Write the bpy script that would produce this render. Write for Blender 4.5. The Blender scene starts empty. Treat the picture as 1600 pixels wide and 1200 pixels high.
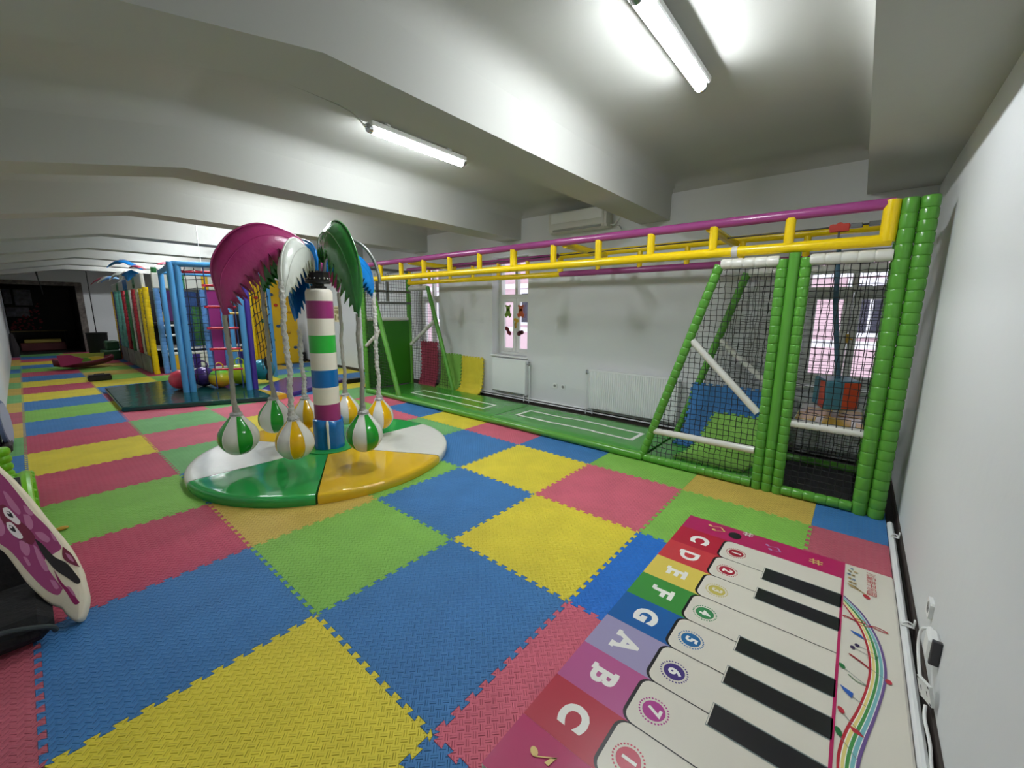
import bpy, math, random
from mathutils import Vector, Matrix, noise
R = math.radians
scene = bpy.context.scene
COL = scene.collection

# ------------------------------------------------------------------ camera
cam_d = bpy.data.cameras.new('camera'); cam = bpy.data.objects.new('camera', cam_d); COL.objects.link(cam)
cam_d.sensor_width = 36.0; cam_d.lens = 639.08 / 1600 * 36.0; cam_d.clip_start = 0.02; cam_d.clip_end = 200
YAW, PIT, ROL = R(40.0), R(10.243), R(0.449)
_f = Vector((math.cos(YAW)*math.cos(PIT), math.sin(YAW)*math.cos(PIT), -math.sin(PIT)))
_r = Vector((math.sin(YAW), -math.cos(YAW), 0)); _u = _r.cross(_f)
_r2 = math.cos(ROL)*_r + math.sin(ROL)*_u; _u2 = -math.sin(ROL)*_r + math.cos(ROL)*_u
_M = Matrix((( _r2.x, _u2.x, -_f.x, -0.8408), (_r2.y, _u2.y, -_f.y, -2.1020), (_r2.z, _u2.z, -_f.z, 1.6650), (0,0,0,1)))
cam.matrix_world = _M
scene.camera = cam

# ------------------------------------------------------------------ view, world
scene.view_settings.view_transform = 'Standard'; scene.view_settings.look = 'None'
scene.view_settings.exposure = 0.0; scene.view_settings.gamma = 1.0; scene.view_settings.use_curve_mapping = False
LAMP_STRENGTH = 145.0
LAMP_COLOR = (0.93, 0.97, 1.0)
w = bpy.data.worlds.new('sky'); scene.world = w; w.use_nodes = True
bg = w.node_tree.nodes['Background']; bg.inputs[0].default_value = (0.86, 0.90, 1.0, 1); bg.inputs[1].default_value = 1.9
scene.cycles.max_bounces = 10; scene.cycles.diffuse_bounces = 7

# ------------------------------------------------------------------ materials
def lin(c):
    return tuple(((v/255)/12.92 if v/255 <= 0.04045 else ((v/255+0.055)/1.055)**2.4) for v in c)
MATS = {}
def mat(name, rgb, rough=0.5, metal=0.0, bump=0.0, bscale=20.0, var=0.0, vscale=6.0, emit=0.0, spec=0.5, detail=3.0, stretch=None, coat=0.0):
    if name in MATS: return MATS[name]
    m = bpy.data.materials.new(name); m.use_nodes = True; MATS[name] = m
    nt = m.node_tree; p = nt.nodes['Principled BSDF']; c = lin(rgb)
    p.inputs['Base Color'].default_value = (*c, 1); p.inputs['Roughness'].default_value = rough
    p.inputs['Metallic'].default_value = metal; p.inputs['Specular IOR Level'].default_value = spec
    p.inputs['Coat Weight'].default_value = coat; p.inputs['Coat Roughness'].default_value = 0.08
    if emit:
        p.inputs['Emission Color'].default_value = (*c, 1); p.inputs['Emission Strength'].default_value = emit
    if bump or var:
        tc = nt.nodes.new('ShaderNodeTexCoord'); src = tc.outputs['Object']
        if stretch:
            mp = nt.nodes.new('ShaderNodeMapping'); mp.inputs['Scale'].default_value = stretch
            nt.links.new(src, mp.inputs['Vector']); src = mp.outputs['Vector']
    if bump:
        n = nt.nodes.new('ShaderNodeTexNoise'); n.inputs['Scale'].default_value = bscale; n.inputs['Detail'].default_value = detail
        b = nt.nodes.new('ShaderNodeBump'); b.inputs['Strength'].default_value = min(1, bump); b.inputs['Distance'].default_value = 0.02 if bscale < 60 else 0.004
        nt.links.new(src, n.inputs['Vector']); nt.links.new(n.outputs['Fac'], b.inputs['Height']); nt.links.new(b.outputs['Normal'], p.inputs['Normal'])
    if var:
        n2 = nt.nodes.new('ShaderNodeTexNoise'); n2.inputs['Scale'].default_value = vscale; n2.inputs['Detail'].default_value = 4
        r = nt.nodes.new('ShaderNodeMapRange'); r.inputs['From Min'].default_value = .3; r.inputs['From Max'].default_value = .7
        r.inputs['To Min'].default_value = 1-var; r.inputs['To Max'].default_value = 1+var*.6
        mx = nt.nodes.new('ShaderNodeVectorMath'); mx.operation = 'SCALE'; mx.inputs[0].default_value = c
        nt.links.new(src, n2.inputs['Vector']); nt.links.new(n2.outputs['Fac'], r.inputs['Value']); nt.links.new(r.outputs['Result'], mx.inputs['Scale'])
        nt.links.new(mx.outputs['Vector'], p.inputs['Base Color'])
    return m

def tread(name, rgb, rough=0.62):
    """EVA foam with an embossed basket pattern of short bars turned 45 degrees to the tile."""
    if name in MATS: return MATS[name]
    m = mat(name, rgb, rough, spec=0.35); nt = m.node_tree; p = nt.nodes['Principled BSDF']; L = nt.links.new
    tc = nt.nodes.new('ShaderNodeTexCoord'); mp = nt.nodes.new('ShaderNodeMapping'); mp.inputs['Rotation'].default_value = (0,0,R(45)); mp.inputs['Scale'].default_value = (36,36,36)
    L(tc.outputs['Object'], mp.inputs['Vector'])
    sx = nt.nodes.new('ShaderNodeSeparateXYZ'); L(mp.outputs['Vector'], sx.inputs[0])
    def M(op, a, b=None, c=None):
        n = nt.nodes.new('ShaderNodeMath'); n.operation = op
        for i, v in enumerate((a,b,c)):
            if v is None: continue
            if isinstance(v,(int,float)): n.inputs[i].default_value = v
            else: L(v, n.inputs[i])
        return n.outputs[0]
    fx, fy = M('FLOOR', sx.outputs[0]), M('FLOOR', sx.outputs[1])
    par = M('MODULO', M('ABSOLUTE', M('ADD', fx, fy)), 2.0)
    ax = M('ABSOLUTE', M('SUBTRACT', M('SUBTRACT', sx.outputs[0], fx), .5)); ay = M('ABSOLUTE', M('SUBTRACT', M('SUBTRACT', sx.outputs[1], fy), .5))
    d = M('ADD', M('MULTIPLY', ax, par), M('MULTIPLY', ay, M('SUBTRACT', 1.0, par)))
    h = nt.nodes.new('ShaderNodeMapRange'); h.interpolation_type = 'SMOOTHSTEP'
    h.inputs['From Min'].default_value = .10; h.inputs['From Max'].default_value = .24; h.inputs['To Min'].default_value = 1; h.inputs['To Max'].default_value = 0
    L(d, h.inputs['Value'])
    b = nt.nodes.new('ShaderNodeBump'); b.inputs['Strength'].default_value = 1.0; b.inputs['Distance'].default_value = .006
    L(h.outputs[0], b.inputs['Height']); L(b.outputs['Normal'], p.inputs['Normal'])
    n2 = nt.nodes.new('ShaderNodeTexNoise'); n2.inputs['Scale'].default_value = 3.5; n2.inputs['Detail'].default_value = 5
    L(tc.outputs['Object'], n2.inputs['Vector'])
    r = nt.nodes.new('ShaderNodeMapRange'); r.inputs['From Min'].default_value = .3; r.inputs['From Max'].default_value = .7; r.inputs['To Min'].default_value = .9; r.inputs['To Max'].default_value = 1.06
    L(n2.outputs['Fac'], r.inputs['Value'])
    mx = nt.nodes.new('ShaderNodeVectorMath'); mx.operation = 'SCALE'; mx.inputs[0].default_value = lin(rgb)
    L(r.outputs[0], mx.inputs['Scale']); L(mx.outputs[0], p.inputs['Base Color'])
    return m

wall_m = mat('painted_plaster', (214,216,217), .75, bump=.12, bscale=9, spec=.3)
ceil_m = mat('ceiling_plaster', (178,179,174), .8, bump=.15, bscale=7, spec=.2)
white_vinyl = mat('white_vinyl', (214,214,206), .22, bump=.10, bscale=14)
green_vinyl = mat('green_vinyl', (86,152,54), .24, bump=.12, bscale=18)
lime_vinyl = mat('bright_green_vinyl', (48,156,78), .08, bump=.07, bscale=7)
yellow_vinyl = mat('yellow_vinyl', (240,205,12), .24, bump=.10, bscale=18)
gold_vinyl = mat('golden_vinyl', (214,174,42), .08, bump=.07, bscale=7)
purple_vinyl = mat('magenta_vinyl', (150,66,124), .24, bump=.12, bscale=16)
leafpurple = mat('plum_vinyl', (150,42,98), .28, bump=.35, bscale=9)
leafgreen = mat('leaf_green_vinyl', (38,112,44), .26, bump=.4, bscale=10)
leafwhite = mat('leaf_white_vinyl', (214,218,210), .26, bump=.35, bscale=10)
leafblue = mat('leaf_blue_vinyl', (16,110,180), .24, bump=.4, bscale=10)
leafpink = mat('leaf_pink_vinyl', (214,90,160), .26, bump=.4, bscale=10)
blue_vinyl = mat('blue_vinyl', (20,105,175), .22, bump=.3, bscale=14)
black_m = mat('black_plastic', (14,14,15), .35)
black_net = mat('black_cord', (10,11,12), .8)
steel_m = mat('grey_steel', (120,122,120), .35, metal=.6)
chrome_m = mat('chrome', (190,192,196), .2, metal=.9)
silver_m = mat('silver_wrap', (176,176,172), .28, metal=.25, bump=.9, bscale=45)
white_metal = mat('white_enamel', (226,228,228), .35)
white_plastic = mat('white_plastic', (226,227,225), .4)
dark_m = mat('dark_floor', (38,34,32), .7)
frame_white = mat('window_paint', (214,216,212), .5)

# ------------------------------------------------------------------ mesh builder
class MB:
    def __init__(s): s.v = []; s.f = []; s.mi = []; s.cur = 0; s.T = None
    def add(s, vs, fs, mi=None):
        o = len(s.v); T = s.T
        s.v.extend([tuple(T @ Vector(q)) if T else tuple(q) for q in vs])
        k = s.cur if mi is None else mi
        for q in fs: s.f.append(tuple(i+o for i in q)); s.mi.append(k)
        return s
    def box(s, x0, y0, z0, x1, y1, z1, bev=0.0, mi=None):
        if bev <= 0:
            vs = [(x,y,z) for x in (x0,x1) for y in (y0,y1) for z in (z0,z1)]
            return s.add(vs, [(0,1,3,2),(4,6,7,5),(0,4,5,1),(2,3,7,6),(0,2,6,4),(1,5,7,3)], mi)
        b = min(bev, (x1-x0)/2*.98, (y1-y0)/2*.98, (z1-z0)/2*.98); vs = []; fs = []; idx = {}
        X = (x0,x1); Y = (y0,y1); Z = (z0,z1)
        for i in (0,1):
            for j in (0,1):
                for k in (0,1):
                    sx, sy, sz = (1-2*i), (1-2*j), (1-2*k)
                    for a in range(3):
                        q = [X[i]+sx*b, Y[j]+sy*b, Z[k]+sz*b]; q[a] = (X[i],Y[j],Z[k])[a]
                        idx[i,j,k,a] = len(vs); vs.append(tuple(q))
        for a in range(3):
            o1, o2 = [(1,2),(2,0),(0,1)][a]
            for e in (0,1):
                lp = []
                for (p, q) in ((0,0),(1,0),(1,1),(0,1)):
                    c = [0,0,0]; c[a] = e; c[o1] = p; c[o2] = q; lp.append(idx[c[0],c[1],c[2],a])
                fs.append(tuple(lp if e else lp[::-1]))
        for a in range(3):
            o1, o2 = [(1,2),(2,0),(0,1)][a]
            for p in (0,1):
                for q in (0,1):
                    c0 = [0,0,0]; c0[o1] = p; c0[o2] = q; c1 = list(c0); c1[a] = 1
                    lp = (idx[c0[0],c0[1],c0[2],o1], idx[c1[0],c1[1],c1[2],o1], idx[c1[0],c1[1],c1[2],o2], idx[c0[0],c0[1],c0[2],o2])
                    fs.append(lp if (p == q) else lp[::-1])
        for i in (0,1):
            for j in (0,1):
                for k in (0,1):
                    lp = (idx[i,j,k,0], idx[i,j,k,1], idx[i,j,k,2])
                    fs.append(lp if (i+j+k) % 2 else lp[::-1])
        return s.add(vs, fs, mi)
    def sweep(s, pts, rad, n=10, caps=True, mi=None, closed=False, up=None, jit=None):
        """tube along a polyline; rad a number or a list"""
        P = [Vector(p) for p in pts]; N = len(P); vs = []; fs = []
        t0 = (P[1]-P[0]).normalized(); a = Vector((0,0,1)) if abs(t0.z) < .9 else Vector((1,0,0))
        if up: a = Vector(up)
        nrm = (a - t0*a.dot(t0)).normalized()
        for i in range(N):
            if closed: t = (P[(i+1)%N]-P[i-1]).normalized()
            else: t = (P[min(i+1,N-1)]-P[max(i-1,0)]).normalized()
            nrm = (nrm - t*nrm.dot(t)).normalized(); bi = t.cross(nrm)
            r = rad[i] if isinstance(rad,(list,tuple)) else rad
            for k in range(n):
                th = 2*math.pi*k/n; rr = r*(1+(jit(i,k) if jit else 0))
                vs.append(tuple(P[i] + nrm*(math.cos(th)*rr) + bi*(math.sin(th)*rr)))
        for i in range(N if closed else N-1):
            j = (i+1)%N
            for k in range(n): fs.append((i*n+k, i*n+(k+1)%n, j*n+(k+1)%n, j*n+k))
        if caps and not closed:
            fs.append(tuple(range(n))[::-1]); fs.append(tuple((N-1)*n+k for k in range(n)))
        return s.add(vs, fs, mi)
    def tube(s, a, b, r, n=12, caps=True, mi=None): return s.sweep([a,b], r, n, caps, mi)
    def puff(s, a, b, r, pitch=.083, n=14, dip=.10, mi=None):
        """padded tube with stitched rings"""
        a, b = Vector(a), Vector(b); L = (b-a).length; k = max(1, round(L/pitch)); pts = []; rd = []
        for i in range(k):
            for t, q in ((0.0,1-dip*1.5),(.05,1-dip*.55),(.16,1-dip*.12),(.5,1.0),(.84,1-dip*.12),(.95,1-dip*.55)):
                pts.append(a.lerp(b,(i+t)/k)); rd.append(r*q)
        pts.append(b); rd.append(r*(1-dip)); return s.sweep(pts, rd, n, True, mi)
    def lathe(s, prof, c=(0,0,0), n=24, a0=0.0, a1=None, mi=None, axis='z', mifn=None):
        vs = []; fs = []; full = a1 is None; A1 = 2*math.pi if full else a1; m = n if full else n+1; N = len(prof)
        for k in range(m):
            th = a0+(A1-(a0 if not full else 0))*k/n if not full else a0+2*math.pi*k/n
            for (r, z) in prof:
                x, y = r*math.cos(th), r*math.sin(th)
                q = (x,y,z) if axis == 'z' else ((z,x,y) if axis == 'x' else (x,z,y))
                vs.append((c[0]+q[0], c[1]+q[1], c[2]+q[2]))
        o = len(s.v); s.add(vs, [], mi)
        for k in range(n):
            k2 = (k+1) % m
            for i in range(N-1):
                s.f.append(tuple(o+q for q in (k*N+i, k2*N+i, k2*N+i+1, k*N+i+1))); s.mi.append(mifn(k) if mifn else (s.cur if mi is None else mi))
        return s
    def poly(s, pts, z0, z1, mi=None, frame=None, side_mi=None, top_only=False):
        """prism of a plan outline; frame = (origin, u, v, n) places it"""
        if frame:
            O, u, v, nn = [Vector(q) for q in frame]; P = lambda p, z: tuple(O+u*p[0]+v*p[1]+nn*z)
        else: P = lambda p, z: (p[0],p[1],z)
        n = len(pts); area = sum(pts[i][0]*pts[(i+1)%n][1]-pts[(i+1)%n][0]*pts[i][1] for i in range(n))
        if area < 0: pts = pts[::-1]
        if top_only: return s.add([P(p,z1) for p in pts], [tuple(range(n))], mi)
        vs = [P(p,z0) for p in pts]+[P(p,z1) for p in pts]
        s.add(vs, [tuple(range(n,2*n)), tuple(range(n))[::-1]], mi)
        o = len(s.v)-2*n
        for i in range(n):
            j = (i+1)%n; s.f.append((o+i,o+j,o+n+j,o+n+i)); s.mi.append((s.cur if mi is None else mi) if side_mi is None else side_mi)
        return s
    def ball(s, c, r, nu=24, nv=14, sc=(1,1,1), mi=None, mifn=None):
        prof = [(max(1e-4, r*math.sin(math.pi*i/nv)), -r*math.cos(math.pi*i/nv)) for i in range(nv+1)]
        o = len(s.v); s.lathe(prof, (0,0,0), nu, mi=mi, mifn=mifn)
        for i in range(o, len(s.v)):
            q = s.v[i]; s.v[i] = (c[0]+q[0]*sc[0], c[1]+q[1]*sc[1], c[2]+q[2]*sc[2])
        return s
    def build(s, name, mats, parent=None, smooth=35, at=None):
        """ONE mesh object from world-space geometry; its origin is the base centre (or at)"""
        if not isinstance(mats,(list,tuple)): mats = [mats]
        if at is not None: o = Vector(at)
        else:
            xs = [q[0] for q in s.v]; ys = [q[1] for q in s.v]; zs = [q[2] for q in s.v]
            o = Vector(((min(xs)+max(xs))/2, (min(ys)+max(ys))/2, min(zs)))
        me = bpy.data.meshes.new(name); me.from_pydata([(q[0]-o.x,q[1]-o.y,q[2]-o.z) for q in s.v], [], s.f)
        for m in mats: me.materials.append(m)
        if len(mats) > 1: me.polygons.foreach_set('material_index', s.mi)
        if smooth:
            me.polygons.foreach_set('use_smooth', [True]*len(me.polygons)); me.set_sharp_from_angle(angle=R(smooth))
        me.update(); ob = bpy.data.objects.new(name, me); COL.objects.link(ob)
        if parent is not None:
            ob.parent = parent; po = WORLD[parent.name]; ob.location = o-po; WORLD[ob.name] = o
        else: ob.location = o; WORLD[ob.name] = o
        return ob
WORLD = {}
def thing(name, label, cat, loc=(0,0,0), group=None):
    o = bpy.data.objects.new(name, None); COL.objects.link(o); o.location = loc; o.empty_display_size = .05
    WORLD[o.name] = Vector(loc); return tag(o, label, cat, group)
def tag(o, label, cat, group=None, kind=None):
    o['label'] = label; o['category'] = cat
    if group: o['group'] = group
    if kind: o['kind'] = kind
    return o
def struct(o): o['kind'] = 'structure'; return o
def desc(o, label): o['label'] = label; return o
def hsh(*a):
    x = 0.0
    for i, q in enumerate(a): x += q*(12.9898+37.719*i)
    x = math.sin(x)*43758.5453; return x-math.floor(x)
def bez(pts, n):
    """smooth Catmull-Rom curve through points"""
    P = [Vector(p) for p in pts]; out = []
    for i in range(len(P)-1):
        p0 = P[max(i-1,0)]; p1 = P[i]; p2 = P[i+1]; p3 = P[min(i+2,len(P)-1)]
        for k in range(n):
            t = k/n; out.append(.5*((2*p1)+(-p0+p2)*t+(2*p0-5*p1+4*p2-p3)*t*t+(-p0+3*p1-3*p2+p3)*t**3))
    out.append(P[-1]); return out

def net(poly, cell=.052, r=.0032, wob=.004, seed=1, mb=None, dirs=None, bulge=0.0):
    """cord net in a flat convex outline (world points): two families of knotted cords"""
    mb = mb or MB(); P = [Vector(p) for p in poly]
    u = (P[1]-P[0]).normalized(); nn = None
    for k in range(2, len(P)):
        c = u.cross(P[k]-P[0])
        if c.length > 1e-4: nn = c.normalized(); break
    if dirs: u = Vector(dirs).normalized()
    v = nn.cross(u); O = P[0]
    Q = [((p-O).dot(u),(p-O).dot(v)) for p in P]
    def span(axis, val):
        hits = []
        for i in range(len(Q)):
            a, b = Q[i], Q[(i+1)%len(Q)]
            da, db = a[axis]-val, b[axis]-val
            if (da <= 0 < db) or (db <= 0 < da):
                t = da/(da-db); hits.append(a[1-axis]+(b[1-axis]-a[1-axis])*t)
        return (min(hits), max(hits)) if len(hits) >= 2 else None
    for axis in (0,1):
        lo = min(q[axis] for q in Q); hi = max(q[axis] for q in Q); k0 = math.ceil((lo+.004)/cell); 
        for k in range(k0, int((hi-.004)//cell)+1):
            sp = span(axis, k*cell)
            if not sp or sp[1]-sp[0] < cell*.6: continue
            ts = [sp[0]]+[j*cell for j in range(math.ceil((sp[0]+.012)/cell), int((sp[1]-.012)//cell)+1)]+[sp[1]]
            pts = []
            for t in ts:
                a, b = (k*cell, t) if axis == 0 else (t, k*cell)
                i, j = round(a/cell*2), round(b/cell*2)
                wx = (hsh(i,j,seed)-.5)*2*wob; wy = (hsh(j,i,seed+7)-.5)*2*wob
                bz = bulge*(noise.noise(Vector((a*2.3,b*2.3,seed*3.1))))
                pts.append(O+u*(a+wx)+v*(b+wy)+nn*bz)
            mb.sweep(pts, r, 3, False)
    return mb
# ------------------------------------------------------------------ room shell
XL, XW, YR, YF = -1.18, 4.92, -2.53, 20.0       # left wall, window wall, right wall, far wall
ZC, ZB = 3.34, 2.86                              # ceiling, beam undersides
SL = .204                                        # fall of the ceiling towards the left wall
def zoff(x): return -SL*max(0.0, .25-x)
b = MB(); b.box(XL-.2, YR-.2, -.12, XW+.4, 24.2, -.015); struct(b.build('floor', dark_m, smooth=0))
b = MB(); b.box(XL-.2, YR-.2, -.015, XL, YF, 3.6); b.box(XL-.2, YF, -.015, XL, 24.2, 3.6); struct(b.build('wall_left', wall_m, smooth=0))
b = MB(); b.box(XL, YR-.2, -.015, XW+.35, YR, 3.6); struct(b.build('wall_right', wall_m, smooth=0))
WIN = [(-2.47,-1.56), (2.385,3.235), (4.765,5.63)]; WZ0, WZ1 = .83, 2.62; HEAD = [2.34, 2.62, 2.62]
b = MB(); y = YR
for (a, c), WZ1 in zip(WIN, HEAD):
    b.box(XW, y, -.015, XW+.38, a, 3.6); b.box(XW, a, -.015, XW+.38, c, WZ0); b.box(XW, a, WZ1, XW+.38, c, 3.6); y = c
b.box(XW, y, -.015, XW+.38, 24.2, 3.6); struct(b.build('wall_window', wall_m, smooth=0))
AX1, AZ = .66, 2.42                              # dark alcove opening in the far wall
b = MB(); b.box(AX1, YF, -.015, XW, YF+.2, 3.6); b.box(XL, YF, AZ, AX1, YF+.2, 3.6); struct(b.build('wall_far', wall_m, smooth=0))
alc = mat('alcove_shade_wall', (24,20,22), .8)  # gloom of the unlit alcove put into a near-black wall colour
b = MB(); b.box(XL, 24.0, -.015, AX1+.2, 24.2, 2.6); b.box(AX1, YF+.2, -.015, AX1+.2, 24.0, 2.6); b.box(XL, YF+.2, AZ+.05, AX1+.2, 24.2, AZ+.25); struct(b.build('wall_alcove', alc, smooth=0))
# ceiling with coved bays between the beams
bays = [(-2.0,0.0)]+[(.42+2.55*k, 2.55+2.55*k) for k in range(8)]
b = MB()
def cove(d, r): return 0 if d >= r else r-math.sqrt(max(0, r*r-(r-d)**2))
for (y0, y1) in bays:
    xs = [XL, XL+.02, XL+.05, XL+.1, XL+.2, XL+.4, XL+.7, -.1, .1, .2, .25, .3, .4, 1, 2, 3, 4, 4.4, 4.6, 4.7, 4.78, 4.85, 4.89, 4.91, XW]
    n = 22; ys = [y0+(y1-y0)*(.5-.5*math.cos(math.pi*j/n)) for j in range(n+1)]; vs = []; fs = []
    for x in xs:
        for yy in ys:
            d = max(cove(min(yy-y0, y1-yy), .16), cove(min(XW-x, x-XL), .14)); vs.append((x, yy, ZC-d+zoff(x)*.9))
    m = n+1
    for i in range(len(xs)-1):
        for j in range(n): fs.append((i*m+j, i*m+j+1, (i+1)*m+j+1, (i+1)*m+j))
    b.add(vs, fs)
b.box(XL-.2, YR-.2, 3.6, XW+.4, 24.2, 3.7)
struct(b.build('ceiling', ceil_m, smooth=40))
def beam(n, y0, y1):
    b = MB(); O = (0, y0, 0)
    pr = [(XL, ZB+zoff(XL)), (.25, ZB), (XW, ZB), (XW, 3.6), (XL, 3.6)]
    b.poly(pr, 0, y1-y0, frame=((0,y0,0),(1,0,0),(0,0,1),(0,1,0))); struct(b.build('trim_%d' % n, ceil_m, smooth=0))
beam(1, YR, -2.0)
for k in range(8): beam(k+2, 2.55*k, 2.55*k+.42)
# skirtings
skirt = mat('brown_skirting', (52,42,38), .6)
b = MB(); b.box(XW-.015, YR, -.015, XW, YF, .07); struct(b.build('baseboard_window', skirt, smooth=0))
b = MB(); b.box(XL, YR+.0005, -.015, XW-.02, YR+.012, .05); struct(b.build('baseboard_right', skirt, smooth=0))

# ------------------------------------------------------------------ windows (recessed, two casements under a top light)
glass = bpy.data.materials.new('window_glass'); glass.use_nodes = True; nt = glass.node_tree; nt.nodes.clear()
o = nt.nodes.new('ShaderNodeOutputMaterial'); mx = nt.nodes.new('ShaderNodeMixShader'); tr = nt.nodes.new('ShaderNodeBsdfTransparent'); gl = nt.nodes.new('ShaderNodeBsdfGlossy')
gl.inputs['Roughness'].default_value = .02; mx.inputs[0].default_value = .07
nt.links.new(tr.outputs[0], mx.inputs[1]); nt.links.new(gl.outputs[0], mx.inputs[2]); nt.links.new(mx.outputs[0], o.inputs[0])
def window(n, y0, y1):
    WZ1 = HEAD[n-1]
    xf = XW+.20; r = MB(); f = .06
    r.box(xf, y0, WZ0, xf+.08, y0+f, WZ1); r.box(xf, y1-f, WZ0, xf+.08, y1, WZ1); r.box(xf, y0+f, WZ0, xf+.08, y1-f, WZ0+.05); r.box(xf, y0+f, WZ1-f, xf+.08, y1-f, WZ1)
    zt = 1.885; r.box(xf-.012, y0+f, zt, xf+.08, y1-f, zt+.065); ym = (y0+y1)/2
    r.box(xf, ym-.03, zt+.065, xf+.08, ym+.03, WZ1-f)
    w = struct(r.build('window_%d' % n, frame_white, smooth=0))
    def sash(a, c, z0, z1, k):
        s = MB(); x = xf-.004; t = .075
        s.box(x, a, z0, x+.05, a+t, z1, .006); s.box(x, c-t, z0, x+.05, c, z1, .006); s.box(x, a+t, z0, x+.05, c-t, z0+t, .006); s.box(x, a+t, z1-t, x+.05, c-t, z1, .006)
        so = s.build('casement', frame_white, w, smooth=0)
        g = MB(); g.box(x+.02, a+t, z0+t, x+.026, c-t, z1-t); g.build('pane', glass, so, smooth=0)
    sash(y0+f, ym-.002, WZ0+.05, zt, 0); sash(ym+.002, y1-f, WZ0+.05, zt, 1)
    for (a, c) in ((y0+f, ym-.03), (ym+.03, y1-f)):
        g = MB(); g.box(xf+.03, a, zt+.065, xf+.036, c, WZ1-f); g.build('top_pane', glass, w, smooth=0)
    s = MB(); s.box(XW-.03, y0-.02, WZ0-.03, xf, y1+.02, WZ0, .006); s.build('window_sill', frame_white, w, smooth=0)
    h = MB(); h.box(xf-.035, ym-.012, 1.33, xf-.004, ym+.012, 1.43, .005); h.sweep([(xf-.03,ym,1.40),(xf-.045,ym,1.39),(xf-.05,ym-.05,1.37)], .009, 8); h.build('window_handle', mat('brass', (196,160,70), .3, metal=.8), w)
    return w
for i, (a, c) in enumerate(WIN): window(i+1, a, c)
# felt animals stuck to the middle window
xs_ = XW+.19
def felt(name, pts_list, m, label, y, z, s=1, eyes=False):
    b = MB()
    for pts in pts_list: b.poly([(p[0]*s, p[1]*s) for p in pts], 0, .006, frame=((xs_, y, z), (0,-1,0), (0,0,1), (-1,0,0)))
    return tag(b.build(name, m, smooth=0), label, 'window sticker', 'stickers on the middle window')
def ell(cx, cy, a, b_, n=14, rot=0): return [(cx+a*math.cos(t)*math.cos(rot)-b_*math.sin(t)*math.sin(rot), cy+a*math.cos(t)*math.sin(rot)+b_*math.sin(t)*math.cos(rot)) for t in [2*math.pi*i/n for i in range(n)]]
animal = [ell(0,.07,.045,.045), ell(0,0,.05,.065), ell(-.05,-.05,.02,.04,10,.5), ell(.05,-.05,.02,.04,10,-.5), ell(-.045,.11,.018,.018), ell(.045,.11,.018,.018)]
bow = [[(-.08,.05),(0,.012),(0,-.012),(-.08,-.05)], [(.08,.05),(.08,-.05),(0,-.012),(0,.012)]]
felt('window_sticker', animal, mat('felt_green', (110,140,50), .9), 'olive green animal sticker on the left pane of the middle window', 3.0, 1.62, 1.1)
felt('window_sticker', animal, mat('felt_orange', (176,84,44), .9), 'orange animal sticker on the right pane of the middle window', 2.69, 1.62, 1.1)
felt('window_sticker', [ell(-.02,.04,.06,.04,12,-.6), ell(.03,-.03,.06,.04,12,-.6)], mat('felt_maroon', (112,34,44), .9), 'maroon sticker low on the left pane of the middle window', 3.0, 1.27, 1.0)
felt('window_sticker', [ell(-.03,.0,.06,.045,12,.6), ell(.03,.02,.045,.04,12,.2)], mat('felt_brown', (84,36,40), .9), 'dark brown sticker low on the right pane of the middle window', 2.69, 1.24, 1.0)
felt('window_sticker', [ell(-.02,.02,.035,.03), ell(.03,.0,.03,.03), ell(0,-.03,.02,.03)], mat('felt_yellow', (214,176,74), .9), 'small yellow sticker between the two casements of the middle window', 2.80, 1.47, 1.0)

# ------------------------------------------------------------------ the building across the street
pinkw = mat('pink_stucco', (220,188,196), .9, var=.05, vscale=.6); whitew = mat('white_stucco', (236,234,238), .9); dglass = mat('dark_window', (52,50,66), .2)
BX = 15.0
fa = thing('street_facade', 'pink building with white bands seen through the windows', 'building', (BX, 6, -6))
b = MB(); b.box(BX, -14, -6, BX+6, 1.4, 9); b.box(BX+.4, 1.4, -6, BX+6, 3.6, 9); b.box(BX, 3.6, -6, BX+6, 30, 9); b.build('wall', pinkw, fa, smooth=0)
b = MB()
for z in (-.6, .62, 2.1, 2.7, 4.4): b.box(BX-.12, -14, z, BX, 30, z+.22)
b.build('cornice', whitew, fa, smooth=0)
for k in range(13):
    yy = -12.2+3.1*k
    if 1.0 < yy+.6 < 4: continue
    for z in (-3.4, .95, 4.9):
        b = MB(); b.box(BX-.06, yy, z, BX, yy+1.2, z+1.7); wd = b.build('window', whitew, fa, smooth=0)
        g = MB(); g.box(BX-.07, yy+.14, z+.14, BX-.06, yy+.56, z+1.5); g.box(BX-.07, yy+.64, z+.14, BX-.06, yy+1.06, z+1.5); g.build('pane', dglass, wd, smooth=0)
b = MB(); b.box(BX+.3, 1.5, -6, BX+.4, 3.5, 7); b.build('brick_bay', mat('grey_brick', (150,132,146), .9, var=.15, vscale=3), fa, smooth=0)

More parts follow.
